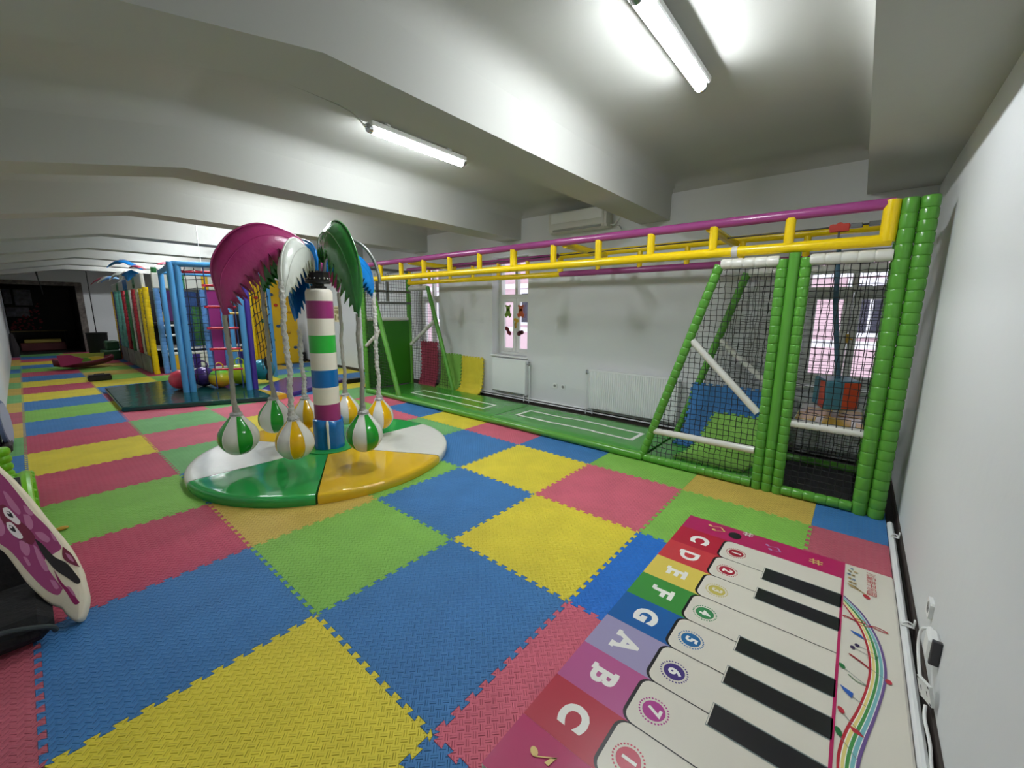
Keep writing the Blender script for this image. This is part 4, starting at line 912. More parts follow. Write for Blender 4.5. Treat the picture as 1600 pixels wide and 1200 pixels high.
# ------------------------------------------------------------------ hexagon climbing frame with balls behind the palm
sky_foam = mat('sky_blue_foam', (74,146,200), .45, bump=.05, bscale=20); violet_foam = mat('violet_foam', (62,44,140), .4); red_rung = mat('red_wood', (184,36,56), .4); yellow_pl = mat('yellow_plastic', (226,184,60), .4)
teal_mat_m = mat('teal_mat_vinyl', (14,66,60), .14, bump=.45, bscale=3.0, stretch=(1,2.2,1)); violet_mat = mat('violet_mat_vinyl', (70,46,124), .2, bump=.25, bscale=5)
V1, V2, V3, V4, V6 = (1.06,7.50), (1.935,6.93), (2.86,8.25), (2.55,9.9), (1.30,9.9)
hf = thing('jungle_gym', 'sky blue padded climbing frame with rope net and red rung ladder on teal mat', 'climbing frame', (1.9,8.3,0))
HB, HT = .085, 2.44
def hp(p, dx, dy, m, r=.052, lab=None, z1=HT+.03):
    b = MB(); b.tube((p[0]+dx,p[1]+dy,HB),(p[0]+dx,p[1]+dy,z1),r,12); o = b.build('post', m, hf); 
    if lab: o['label'] = lab
hp(V1,-.045,.0,sky_foam); hp(V1,.055,-.03,sky_foam); hp(V2,-.04,0,sky_foam); hp(V2,.07,.02,violet_foam,.05,'violet padded post'); hp(V3,0,0,sky_foam,.045); hp(V6,0,0,sky_foam); hp(V4,0,0,sky_foam)
for a, c in ((V1,V2),(V1,V6),(V2,V3),(V6,V4),(V3,V4)):
    b = MB(); b.tube((a[0],a[1],HT),(c[0],c[1],HT),.05,12); b.build('top_bar', sky_foam, hf)
b = MB(); b.tube((V1[0]+.05,V1[1]+.25,HT-.12),(V2[0]-.1,V2[1]+.25,HT-.12),.028,8); desc(b.build('inner_bar', red_rung, hf), 'red inner bar')
def L2(a, c, t): return Vector((a[0]+(c[0]-a[0])*t, a[1]+(c[1]-a[1])*t, 0))
# rope ladder in the front face
la, lb = L2(V1,V2,.44), L2(V1,V2,.86)
b = MB()
for p in (la, lb): b.tube((p.x,p.y,HT),(p.x,p.y,.12),.010,6)
b.build('ladder_rope', mat('blue_rope', (36,60,120), .7), hf)
for z in (2.07,1.68,1.285,.89,.50): 
    b = MB(); q = (lb-la)*.06; b.tube((la.x-q.x,la.y-q.y,z),(lb.x+q.x,lb.y+q.y,z),.022,8); b.lathe([(.0005,0),(.032,0),(.032,.04),(.0005,.04)], (la.x-.02,la.y,z-.02), 8); b.build('rung', red_rung, hf)
for z in (1.55,.75):
    b = MB(); p, q = L2(V2,V3,.05), L2(V2,V3,.30); p = L2(V1,V2,.80)+Vector((.2,1.2,0)); b.tube((p.x,p.y,z),(p.x+.42,p.y-.15,z),.022,8); desc(b.build('rung', yellow_pl, hf), 'yellow rung')
n = net([(*V1,.25),(*L2(V1,V2,.42).xy,.25),(*L2(V1,V2,.42).xy,HT-.05),(*V1,HT-.05)], .16, .008, .015, 21); n.build('rope_net', black_net, hf)
n = net([(*L2(V1,V6,.03).xy,.3),(*L2(V1,V6,.2).xy,.3),(*L2(V1,V6,.2).xy,HT-.05),(*L2(V1,V6,.03).xy,HT-.05)], .16, .009, .02, 22); n.build('rope_net', black_net, hf)
n = net([(*L2(V2,V3,.5).xy,.35),(*L2(V2,V3,.95).xy,.5),(*L2(V2,V3,.98).xy,HT-.05),(*L2(V2,V3,.08).xy,HT-.05)], .2, .009, .02, 23); n.build('rope_net', black_net, hf)
b = MB(); p = L2(V2,V3,.62); b.sweep([(p.x,p.y,.10),(p.x,p.y,.25),(p.x+.01,p.y,.42),(p.x-.02,p.y,.6)], [.03,.035,.05,.02], 8); desc(b.build('net_bundle', black_net, hf), 'knotted bundle of black cord')
b = MB(); p = L2(V1,V6,.1); b.sweep(bez([(p.x,p.y,.1),(p.x-.01,p.y+.02,.5),(p.x+.02,p.y,1.0),(p.x,p.y,1.6)],4), [.025,.04]*6+[.02], 8); desc(b.build('net_bundle', black_net, hf), 'knotted bundle of black cord')
def matpoly(name, pts, m, label, h=.085):
    b = MB(); b.poly(pts, 0, h); o = b.build(name, m, smooth=0); bv = o.modifiers.new('soft_edge','BEVEL'); bv.width = .02; bv.segments = 2; return tag(o, label, 'floor mat', 'padded mats around the blue climbing frame')
matpoly('padded_mat', [(.02,6.78),(1.955,5.90),(2.02,6.80),(2.55,8.6),(2.2,9.6),(.30,9.3),(.06,9.2)], teal_mat_m, 'glossy dark teal padded mat under the balls and blue posts')
matpoly('padded_mat', [(2.22,5.98),(3.80,6.82),(3.85,7.4),(2.95,7.95),(2.5,7.5),(2.04,6.82)], violet_mat, 'violet padded mat right of the teal mat behind the palm toy')
b = MB(); b.poly([(1.965,5.90),(2.205,5.99),(2.035,6.78),(1.98,6.78)], 0, .088); tag(b.build('mat_edge', gold_vinyl, smooth=0), 'yellow strip between the teal mat and violet mat', 'mat strip')
b = MB(); b.box(3.72,6.55,0,4.05,6.72,.10,.01); b.box(3.80,6.54,.03,3.97,6.545,.07); tag(b.build('black_bolster', black_m, smooth=0), 'small black block at the tip of the violet mat', 'block')
def hopper(x, y, r, m, label, handle=None, z=.085):
    t = thing('hopper_ball', label, 'exercise ball', (x,y,z), 'coloured exercise balls on the teal mat')
    b = MB(); b.ball((x,y,z+r*.98), r, 28, 18, (1,1,.98)); b.build('ball', m, t, 80)
    b = MB(); b.lathe([(.0005,.0),(.012,.0),(.014,-.006)], (x-.3*r,y-.62*r,z+r*1.2), 10); b.build('air_plug', m, t)
    if handle:
        a = math.atan2(handle[1],handle[0]); q = Vector((math.cos(a),math.sin(a),0)); top = z+r*1.93; b = MB()
        b.sweep(bez([(x-q.x*.06,y-q.y*.06,top-.02),(x-q.x*.075,y-q.y*.075,top+.07),(x,y,top+.13),(x+q.x*.075,y+q.y*.075,top+.07),(x+q.x*.06,y+q.y*.06,top-.02)],5), .013, 8); b.build('handle', m, t)
sm = dict(rough=.22)
hopper(1.04,7.98,.19, mat('ball_pink', (236,74,96), .3), 'pink red ball behind the double blue post')
hopper(1.43,8.03,.20, mat('ball_violet', (70,48,116), .18, metal=.15), 'dark violet shiny ball with a loop handle', (1,-.5))
rb = mat('rainbow_ball', (120,190,70), .25)
ntb = rb.node_tree; tc = ntb.nodes.new('ShaderNodeTexCoord'); sx = ntb.nodes.new('ShaderNodeSeparateXYZ'); rp = ntb.nodes.new('ShaderNodeValToRGB'); mr = ntb.nodes.new('ShaderNodeMapRange'); nz = ntb.nodes.new('ShaderNodeTexNoise')
nz.inputs['Scale'].default_value = 5; ad = ntb.nodes.new('ShaderNodeMath'); ad.operation = 'MULTIPLY_ADD'; ad.inputs[1].default_value = .16
ntb.links.new(tc.outputs['Object'], sx.inputs[0]); ntb.links.new(tc.outputs['Object'], nz.inputs['Vector']); ntb.links.new(nz.outputs['Fac'], ad.inputs[0]); ntb.links.new(sx.outputs[2], ad.inputs[2]); mr.inputs['From Min'].default_value = .06; mr.inputs['From Max'].default_value = .56
ntb.links.new(ad.outputs[0], mr.inputs['Value']); ntb.links.new(mr.outputs[0], rp.inputs[0])
for i, (pos, c) in enumerate(((0,(214,90,50)),(.3,(226,170,30)),(.5,(214,206,40)),(.68,(110,190,60)),(.9,(30,160,110)))):
    e = rp.color_ramp.elements[i] if i < 2 else rp.color_ramp.elements.new(pos); e.position = pos; e.color = (*lin(c),1)
ntb.links.new(rp.outputs[0], ntb.nodes['Principled BSDF'].inputs['Base Color'])
hopper(1.60,7.62,.19, rb, 'rainbow banded ball in orange, yellow and green', (1,.2))
hopper(1.99,7.73,.22, mat('ball_lime', (176,204,40), .22), 'lime green ball with a pale loop handle', (1,-.4))
hopper(2.50,7.95,.24, mat('ball_teal', (30,124,146), .2, metal=.15), 'teal blue shiny ball behind the violet post')

# ------------------------------------------------------------------ soft play house at the back
ph_ = thing('soft_play_house', 'tall soft play house with coloured padded posts, nets and white striped valance', 'play house', (2.4,13.8,0))
def pp(name, m, fn, label=None, parent=ph_, smooth=35):
    b = MB(); fn(b); o = b.build(name, m, parent, smooth)
    if label: o['label'] = label
    return o
SX = 1.22; HH = 2.13
lblue = mat('light_blue_vinyl', (96,150,214), .3, bump=.1, bscale=16); red_v = mat('red_vinyl', (176,34,48), .3, bump=.1, bscale=16); dgreen = mat('forest_vinyl', (40,120,66), .3); tealv = mat('teal_vinyl', (96,172,158), .3); mag = mat('magenta_panel', (158,48,128), .3); navy = mat('navy_vinyl', (52,38,120), .3); ywall = mat('climb_yellow', (222,176,16), .35, bump=.3, bscale=4)
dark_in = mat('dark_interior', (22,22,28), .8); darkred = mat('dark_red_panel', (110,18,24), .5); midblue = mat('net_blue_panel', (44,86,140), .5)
SIDE = [(11.33,yellow_vinyl,.06,'yellow'),(11.95,yellow_vinyl,.045,'yellow'),(12.45,mat('ivory_vinyl',(196,190,150),.3),.04,'ivory'),(12.95,red_v,.055,'red'),(13.5,white_vinyl,.035,'white'),(13.9,dgreen,.055,'green'),(14.6,red_v,.055,'red'),(15.1,tealv,.07,'teal'),(15.75,tealv,.08,'teal'),(16.2,navy,.06,'navy'),(16.6,gold_vinyl,.05,'yellow')]
for (y, m, r, nm) in SIDE: pp('post', m, lambda b: b.puff((SX,y,0),(SX,y,HH+.02),r,.1), nm+' padded side post')
for (x, m, nm) in ((1.42,lblue,'light blue'),(2.36,lblue,'light blue'),(2.78,lblue,'light blue'),(3.25,lblue,'light blue')): pp('post', m, lambda b: b.puff((x,11.33,0),(x,11.33,HH),.065,.1), nm+' padded front post')
pp('front_panel', mag, lambda b: b.box(2.43,11.34,.0,2.72,11.40,2.36,.01), 'tall magenta panel', smooth=0)
for y0, y1, m, nm in ((11.4,11.9,black_net,1),(12.0,12.9,black_net,2),(13.0,13.85,black_net,3),(13.95,14.55,black_net,4),(14.65,16.1,black_net,5)):
    net([(SX,y0,.5),(SX,y1,.5),(SX,y1,2.05),(SX,y0,2.05)], .10, .006, .01, 30+nm, None, (0,1,0)).build('side_net', m, ph_)
ltp = mat('printed_panel', (120,122,118), .4, var=.5, vscale=5)
for (y0,y1) in ((11.4,12.4),(12.5,13.45),(13.55,14.55),(14.65,15.7)): pp('low_panel', ltp, lambda b: b.box(SX-.10,y0,.02,SX-.065,y1,.46,.01), 'grey printed low side panel', smooth=0)
for (x0,x1,m,nm) in ((1.50,1.74,gold_vinyl,'yellow'),(1.78,1.98,white_vinyl,'white'),(1.98,2.14,navy,'navy'),(2.14,2.32,white_vinyl,'white'),(2.84,2.93,gold_vinyl,'yellow'),(2.93,3.03,white_vinyl,'white'),(3.03,3.20,navy,'navy')):
    pp('low_panel', m, lambda b: b.box(x0,11.30,.08,x1,11.36,.45,.015), nm+' low front panel', smooth=0)
pp('front_bar', white_vinyl, lambda b: (b.tube((1.48,11.33,.49),(2.30,11.33,.49),.04,10), b.tube((1.48,11.33,.04),(3.2,11.33,.04),.035,10)), 'white padded bar')
pp('deck', white_vinyl, lambda b: b.box(1.28,11.4,.58,3.3,16.5,.62,.01), 'pale inner deck', smooth=0)
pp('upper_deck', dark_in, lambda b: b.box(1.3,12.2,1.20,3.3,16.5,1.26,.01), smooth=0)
pp('deck_bar', white_vinyl, lambda b: (b.tube((1.5,11.6,.95),(1.95,11.6,.95),.03,8), b.tube((1.5,11.6,1.2),(1.95,11.6,1.2),.03,8)), 'white inner bar')
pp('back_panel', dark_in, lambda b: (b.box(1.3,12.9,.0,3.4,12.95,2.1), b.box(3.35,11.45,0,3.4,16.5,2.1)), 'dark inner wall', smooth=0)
pp('inner_panel', darkred, lambda b: b.box(2.85,11.9,.62,3.2,11.95,2.08), 'dark red inner panel', smooth=0)
pp('inner_panel', midblue, lambda b: b.box(1.98,11.7,.5,2.30,11.74,2.08), 'blue inner panel', smooth=0)
pp('inner_panel', mat('violet_panel', (90,40,110), .5), lambda b: b.box(1.62,11.9,1.3,1.9,11.94,2.1), 'violet inner panel', smooth=0)
pp('inner_panel', gold_vinyl, lambda b: b.box(1.52,11.75,1.30,1.66,11.79,1.55), 'small yellow inner panel', smooth=0)
pp('inner_panel', mat('jungle_green', (60,130,40), .5, var=.4, vscale=8), lambda b: b.box(2.12,11.5,.65,2.34,11.53,1.7), 'green inner panel', smooth=0)
net([(1.75,11.30,.5),(2.32,11.30,.5),(2.32,11.30,2.05),(1.75,11.30,2.05)], .085, .006, .01, 41, None, (1,0,0)).build('front_net', mat('blue_cord', (26,50,110), .7), ph_)
# valance with coloured stripes
VS = [(white_vinyl,.30,'white'),(dgreen,.34,'green'),(white_vinyl,.36,'white'),(gold_vinyl,.14,'yellow'),(white_vinyl,.26,'white'),(dgreen,.16,'green'),(white_vinyl,.24,'white'),(gold_vinyl,.16,'yellow')]
x = 1.36
for (m, wd, nm) in VS:
    pp('valance', m, lambda b: b.box(x,11.26,HH,x+wd,11.33,2.50,.015), nm+' valance panel', smooth=0); x += wd
y = 11.4
for k, (m, wd, nm) in enumerate([(white_vinyl,.9,'white'),(lime_vinyl,.35,'green'),(white_vinyl,.8,'white'),(leafblue,.7,'blue'),(white_vinyl,.8,'white'),(dgreen,.4,'green'),(white_vinyl,1.0,'white')]):
    pp('valance', m, lambda b: b.box(SX-.05,y,HH,SX+.02,y+wd,2.48-.02*k,.015), nm+' valance panel', smooth=0); y += wd
pp('roof_palm_trunk', dgreen, lambda b: b.tube((1.5,11.75,2.1),(1.5,11.75,2.66),.06,10), 'green palm trunk on the roof')
def roofleaf(o, d, L, wd, m, nm, rise=.12, drop=.1, bend=0):
    d = Vector(d).normalized(); s = Vector((-d.y,d.x,0)); n = 10; b = MB(); vs = []; fs = []
    for i in range(n+1):
        t = i/n; c = Vector(o)+d*L*t+Vector((0,0,rise*math.sin(t*math.pi*.7)*2-drop*t*t*2))+s*bend*t*t; w_ = 1.5*wd*math.sin(math.pi*min(1,.08+t*.92))*(1 if i % 2 else .75)
        vs += [tuple(c+s*w_-Vector((0,0,w_*.5))), tuple(c), tuple(c-s*w_-Vector((0,0,w_*.5)))]
    for i in range(n): fs += [(3*i,3*i+1,3*i+4,3*i+3),(3*i+1,3*i+2,3*i+5,3*i+4)]
    b.add(vs, fs); ob = b.build('roof_leaf', m, ph_, 60); md = ob.modifiers.new('thickness','SOLIDIFY'); md.thickness = .012; desc(ob, nm+' leaf on the roof')
mar = mat('maroon_vinyl', (128,36,56), .3)
roofleaf((1.35,12.1,2.62), (-.75,.5,0), .75, .12, leafblue, 'blue', .16, .12); roofleaf((1.38,11.9,2.62), (-.4,.25,0), .35, .08, mar, 'maroon', .06, .04)
roofleaf((1.6,11.9,2.75), (.75,-.2,0), .32, .07, mar, 'maroon', .05, .04); roofleaf((1.55,11.85,2.72), (.7,-.5,0), .42, .11, leafwhite, 'white', .02, .14)
roofleaf((1.25,13.3,2.5), (-.8,.3,0), .45, .13, leafwhite, 'white', .1, .15); roofleaf((1.2,12.7,2.45), (-.6,-.3,0), .3, .14, leafwhite, 'white', .12, .16); roofleaf((1.2,12.2,2.5), (-.4,-.5,0), .3, .15, leafblue, 'blue', .1, .18)
roofleaf((1.2,16.3,2.55), (-.9,.1,0), .5, .10, mar, 'maroon', .06, .16); roofleaf((1.2,15.7,2.55), (-.7,.1,0), .4, .12, leafwhite, 'white', .06, .14); roofleaf((1.2,14.8,2.5), (-.7,.1,0), .4, .10, lblue, 'blue', .06, .12)

# ------------------------------------------------------------------ yellow climbing wall beside the house
cw = thing('climbing_wall', 'yellow padded climbing wall with small coloured holds behind the trunk', 'climbing wall', (4.0,11.0,0))
for (x0,x1) in ((3.42,3.74),(3.76,4.14),(4.17,4.58)): pp('panel', ywall, lambda b: b.box(x0,10.96,.02,x1,11.10,2.46,.025), None, cw, 0)
pp('edge_post', yellow_vinyl, lambda b: b.puff((3.36,10.95,0),(3.36,10.95,2.3),.05,.1), None, cw)
pp('side_post', navy, lambda b: b.box(3.26,10.9,0,3.31,11.1,2.3,.01), 'violet side post', cw, 0)
HC = [mat('hold_red', (170,40,30), .5), mat('hold_green', (50,110,60), .5), mat('hold_blue', (50,80,120), .5), mat('hold_yellow', (190,140,20), .5)]
for k, (x, z) in enumerate(((3.5,1.95),(3.9,2.05),(3.62,1.3),(4.0,1.75),(4.02,1.15),(3.55,.6),(4.3,2.2),(4.36,1.55),(4.3,.95),(4.45,.5),(3.85,.75),(4.48,1.6))):
    b = MB(); b.ball((x,10.95,z), .045, 10, 8, (1.3,.6,1)); b.build('hold', HC[(0,2,1,0,2,3,1,3,3,2,1,3)[k]], cw)

# ------------------------------------------------------------------ small things by the window wall at the back
t = thing('wall_notice', 'pale yellow paper notice on the white wall behind the palm trunk', 'notice', (XW,10.2,1.25))
b = MB(); b.box(XW-.006,9.05,1.30,XW-.001,9.33,1.74); b.build('paper', mat('cream_paper', (226,216,180), .8), t, smooth=0)
b = MB()
for k, (y0,y1,z0,z1) in enumerate(((9.08,9.30,1.66,1.70),(9.10,9.20,1.52,1.62),(9.23,9.29,1.54,1.62),(9.09,9.16,1.36,1.45),(9.21,9.30,1.34,1.50))): b.box(XW-.0075,y0,z0,XW-.006,y1,z1)
b.build('print', mat('olive_ink', (150,136,84), .8), t, smooth=0)
socket((XW,9.95,.35), (0,-1,0), (-1,0,0), 'small socket low on the white wall behind the palm trunk')
b = MB(); b.box(4.62,11.25,0,4.88,11.55,.30,.02); tag(b.build('storage_box', black_m, smooth=0), 'black box on the floor right of the yellow climbing wall', 'box')
b = MB(); b.box(4.66,11.28,.30,4.84,11.5,.62,.02); tag(b.build('white_container', white_plastic, smooth=0), 'white container standing on the black box by the climbing wall', 'container')

# ------------------------------------------------------------------ far end of the hall
stone = mat('stone_border', (112,104,98), .8, bump=.8, bscale=14, var=.5, vscale=9)
t = thing('stone_surround', 'rough grey stone border framing the dark alcove at the far end', 'surround', ((XL+AX1)/2,YF,0))
b = MB(); b.box(AX1-.06,YF-.03,0,AX1+.12,YF-.001,AZ+.12,.01); b.build('upright', stone, t, smooth=0)
b = MB(); b.box(XL,YF-.03,AZ-.02,AX1-.061,YF-.001,AZ+.12,.01); b.build('lintel', stone, t, smooth=0)
mw = thing('wall_mural', 'dark mural of a winter window and red flowers inside the alcove', 'mural', (-.3,23.98,.2))
b = MB(); b.box(XL+.01,23.97,.3,AX1-.01,23.995,2.4,mi=0)
for q in ((XL+.02,1.75,-.95,2.33),(-.88,1.7,-.42,2.33),(XL+.02,1.25,-.55,1.62)): b.box(q[0],23.968,q[1],q[2],23.971,q[3],mi=1)
for k in range(80):
    a = hsh(k,1); q = hsh(k,2); r = .022+.03*hsh(k,5); b.poly(ell(-1.12+.85*a, .72+(.15+.85*a)*q*1.15, r, r*.8, 8, k), 0, .002+.00002*k, 2, frame=((0,23.969,0),(1,0,0),(0,0,1),(0,-1,0)))
b.build('print', [mat('mural_dark', (30,20,22), .6, var=.6, vscale=2), mat('mural_snow', (170,170,186), .7, var=.5, vscale=7), mat('mural_red', (176,62,80), .7, var=.5, vscale=12)], mw, 0)
t = thing('low_bench', 'long low bench with a yellow top inside the dark alcove', 'bench', (-.4,22.0,0))
pp('seat', mat('mustard_pad', (150,130,50), .5), lambda b: b.box(-.85,21.7,.30,.10,22.1,.42,.02), None, t, 0); pp('base', mat('dark_red_pad', (84,22,26), .6), lambda b: b.box(-.95,21.72,0,.2,22.1,.30,.02), None, t, 0)
t = thing('shelf_table', 'narrow dark table with pale edge behind the yellow bench in the alcove', 'table', (-.4,22.9,0))
pp('top', mat('worn_wood', (120,100,60), .6), lambda b: b.box(XL+.05,22.7,.68,.35,23.1,.72,.005), None, t, 0)
for x in (XL+.1,.3): pp('leg', alc, lambda b: b.box(x-.03,22.75,0,x+.03,23.05,.68), None, t, 0)
t = thing('hanging_basket', 'black round basket hanging on a dark rope by the far wall', 'basket', (.80,18.06,.02))
b = MB(); c = (.80,18.06,0); b.lathe([(.0005,.05),(.22,.05),(.25,.10),(.27,.75),(.29,.78),(.26,.79),(.23,.70),(.21,.14),(.0005,.12)], c, 20); b.build('basket', mat('black_mesh', (10,10,11), .8, bump=.8, bscale=50), t)
b = MB(); b.sweep([(.80,18.06,.12),(.80,18.06,1.4),(.80,18.06,2.80),(.80,18.06,2.84)], [.012,.014,.012,.02], 8)
b.build('rope', black_net, t)
b = MB(); b.sweep(bez([(-.32,17.95,2.745),(-.31,17.95,2.55),(-.28,17.95,2.3),(-.26,17.95,2.05)],4), [.02]*4+[.012]*9, 6); tag(b.build('climbing_rope', black_net), 'short dark cord hanging from a beam in front of the alcove', 'cord')
for (x0,x1,y0,y1,z0,z1,lab) in ((.70,1.13,16.05,16.7,0,.30,'lower dark green foam step left of the play house end'),(.82,1.14,16.3,16.75,.30,.58,'upper dark green foam block stacked on the step')):
    b = MB(); b.box(x0,y0,z0,x1,y1,z1,.03); tag(b.build('foam_block', mat('dark_green_foam', (34,80,44), .5), smooth=0), lab, 'foam block', 'dark green foam blocks')
# boat shaped floor toy
t = thing('rocking_boat', 'maroon and green boat shaped rocking toy on the floor near the far end', 'rocking toy', (0.1,13.9,0))
L_ = 1.15; n = 16
def hull(b, top=True):
    vs = []; fs = []; K = 6
    for i in range(n+1):
        t_ = i/n; x = -.42+L_*t_; w_ = .38*math.sin(math.pi*(.06+.88*t_))**.7; z = .05+.25*abs(t_-.45)**2.0*1.6; h_ = .16
        for k in range(K+1):
            a = math.pi*k/K; vs.append((x, 14.0+.25*t_-w_*math.cos(a), z+(.0 if k in (0,K) else -.0)+h_-h_*math.sin(a)*.95))
    for i in range(n):
        for k in range(K): fs.append((i*(K+1)+k,(i+1)*(K+1)+k,(i+1)*(K+1)+k+1,i*(K+1)+k+1))
    b.add(vs, fs)
pp('hull', mat('maroon_foam', (104,26,46), .45), hull, None, t)
t.children[0].modifiers.new('thickness','SOLIDIFY').thickness = .03
pp('back_flap', mat('crimson_flap', (150,30,80), .35), lambda b: b.poly([(-.32,.12),(-.36,.42),(-.12,.42),(.12,.30),(.05,.2)], 0, .06, frame=((0,13.60,0),(1,0,0),(0,0,1),(0,1,0))), 'crimson upright flap', t, 0)
pp('side_flap', mat('olive_flap', (150,160,60), .4), lambda b: b.poly([(-.3,.40),(.58,.38),(.55,.16),(.0,.2)], 0, .05, frame=((0,14.3,0),(1,0,0),(0,0,1),(0,1,0))), 'olive side flap', t, 0)
pp('cushion', mat('yellow_pad', (206,180,50), .4), lambda b: b.poly(ell(.38,.22,.2,.09,16), 0, .06, frame=((0,14.05,0),(1,0,0),(0,0,1),(0,1,0))), 'yellow oval pad', t, 0)
pp('cushion', mat('green_pad', (90,150,40), .4), lambda b: b.poly(ell(.12,.22,.16,.08,16), 0, .05, frame=((0,14.0,0),(1,0,0),(0,0,1),(0,1,0))), 'green oval pad', t, 0)
t = thing('black_case', 'small black ribbed case lying on the tiles in front of the boat toy', 'case', (.17,11.15,0))
pp('case_body', black_m, lambda b: b.box(-.03,11.02,0,.36,11.22,.12,.02), None, t, 0); pp('case_lid', mat('charcoal_plastic', (34,34,36), .4), lambda b: (b.box(-.02,11.03,.12,.35,11.21,.14,.008), b.tube((.08,11.12,.15),(.25,11.12,.15),.012,8)), None, t, 0)
b = MB(); b.tube((XL+.03,19.7,0),(XL+.03,19.7,2.5),.02,8); tag(b.build('wall_pipe', mat('pale_pipe', (150,150,156), .5)), 'thin pale pipe up the far end of left wall', 'pipe')
b = MB(); b.sweep([(XL+.09,19.2,0),(XL+.1,19.2,.3),(XL+.09,19.2,.55),(XL+.08,19.2,.78)], [.09,.10,.08,.04], 10, jit=lambda i, k: .2*(hsh(i,k)-.5)); tag(b.build('heaped_cloth', mat('dark_cloth', (52,46,48), .9)), 'dark heaped cloth at the far end of the left wall', 'cloth')
# thin pull cord
b = MB(); b.sweep([(1.51,7.645,3.19),(1.515,7.64,2.8),(1.52,7.64,2.35)], .006, 6); b.lathe([(.0005,-.05),(.014,-.04),(.010,0),(.0005,.005)], (1.52,7.64,2.34), 8); tag(b.build('pull_cord', white_plastic), 'thin white cord hanging from a beam above the blue climbing frame', 'cord')
# ------------------------------------------------------------------ things along the left edge
# butterfly cushion leaning against a black folded seat
tip = Vector((-.838,.86,.045)); d = Vector((-.2,.55,.52)).normalized(); wv = Vector((.93,0,.36)).normalized(); nn = wv.cross(d).normalized()
if nn.y > 0: nn = -nn
out = [(0.0003,-0.0025),(0.0321,0.0334),(0.0626,0.0902),(0.0856,0.1798),(0.0988,0.2353),(0.1114,0.3536),(0.1126,0.4471),(0.1062,0.5825),(0.103,0.7412),(0.0956,0.8712),(0.0848,0.9803),(0.0442,1.2052),(-0.0199,1.3064),(-0.1159,1.2353),(-0.1866,1.0585),(-0.1847,0.8647),(-0.1551,0.7201),(-0.1173,0.63),(-0.0932,0.5528),(-0.0899,0.4468),(-0.0892,0.3358),(-0.0787,0.2377),(-0.0662,0.1639),(-0.0437,0.114),(-0.0421,0.069),(-0.0334,0.0166),(-0.0169,-0.0056)]
bt = thing('butterfly_cushion', 'plum butterfly shaped cushion with big eyes leaning at the left edge', 'cushion', tuple(tip-Vector((0,0,.03))))
fr = (tip, wv, d, nn)
Pn = bez([(p[0],p[1],0) for p in out]+[(out[0][0],out[0][1],0)], 3)[:-1]; Pn = [(p.x,p.y) for p in Pn]
AREA = sum(Pn[i-1][0]*Pn[i][1]-Pn[i][0]*Pn[i-1][1] for i in range(len(Pn)))
b = MB(); N = len(Pn); rings = [(1.0,-.028,0),(1.0,-.028,0)]; vs = []; fs = []
def inset(k):
    res = []
    for i, p in enumerate(Pn):
        a, c_ = Pn[i-1], Pn[(i+1)%N]; dx, dy = c_[0]-a[0], c_[1]-a[1]; L = math.hypot(dx,dy) or 1; nx, ny = -dy/L, dx/L
        if AREA < 0: nx, ny = -nx, -ny
        res.append((p[0]+nx*k, p[1]+ny*k))
    return res
for (k, z) in ((.012,-.075),(.003,-.06),(0,-.04),(.002,-.018),(.007,-.005),(.013,0)):
    for p in inset(k): vs.append(tuple(tip+wv*p[0]+d*p[1]+nn*z))
for r_ in range(5):
    for i in range(N): fs.append((r_*N+i, r_*N+(i+1)%N, (r_+1)*N+(i+1)%N, (r_+1)*N+i))
fs.append(tuple(5*N+i for i in range(N))); fs.append(tuple(range(N))[::-1])
b.add(vs, fs); plush = mat('cream_plush', (226,214,190), .9, bump=.3, bscale=60); b.build('pillow', plush, bt, 60)
pm1 = mat('butterfly_plum', (150,60,110), .8); pm2 = mat('butterfly_pale', (184,114,150), .8); pm3 = mat('butterfly_wine', (116,36,62), .8); pm4 = mat('butterfly_berry', (136,22,84), .8); pm5 = mat('butterfly_black', (34,28,30), .8); pm6 = mat('butterfly_white', (232,222,222), .8)
def deco(name, m, pts, z, par=bt, label=None):
    b = MB(); q = [(p.x,p.y) for p in bez([(a,c_,0) for a, c_ in pts]+[(pts[0][0],pts[0][1],0)], 4)[:-1]]; b.poly(q, z-.0012, z, frame=fr); o = b.build(name, m, par, 0); return desc(o, label) if label else o
wing = deco('wing', pm1, [(0.0056,0.1941),(-0.0219,0.1783),(-0.045,0.2464),(-0.058,0.3704),(-0.0649,0.5116),(-0.0818,0.5959),(-0.123,0.744),(-0.1406,0.9253),(-0.1013,1.1267),(-0.0308,1.2051),(0.0215,1.1428),(0.066,0.986),(0.0752,0.8394),(0.0786,0.6803),(0.0919,0.5478),(0.0923,0.438),(0.0841,0.3989),(0.0416,0.3937),(0.0069,0.373)], 0.002, label='plum upper wings')
deco('wing', pm3, [(0.0955,0.4067),(0.1057,0.3404),(0.1024,0.2689),(0.1006,0.2521),(0.0783,0.3021),(0.0731,0.3536)], 0.0024, label='wine lower wing')
deco('wing', pm4, [(0.0195,0.3149),(0.0162,0.219),(0.025,0.1651),(0.0259,0.0929),(0.0243,0.0769),(0.0071,0.0863),(0.0087,0.1642),(0.0078,0.2366)], 0.0024, label='berry lower wing')
deco('body', pm5, [(0.028,0.5277),(0.0397,0.4791),(0.0484,0.3779),(0.0707,0.3097),(0.0752,0.2315),(0.0738,0.1781),(0.057,0.1771),(0.0406,0.2391),(0.0232,0.3112),(0.0191,0.4158)], 0.003, label='black antenna shaped body')
deco('head', pm3, [(-0.0073,0.8058),(0.0116,0.7888),(0.0164,0.7082),(0.0287,0.621),(0.0334,0.5413),(0.0134,0.5044),(-0.0015,0.5188),(-0.0169,0.5704),(-0.0243,0.6424),(-0.0291,0.7216)], 0.003, label='wine head')
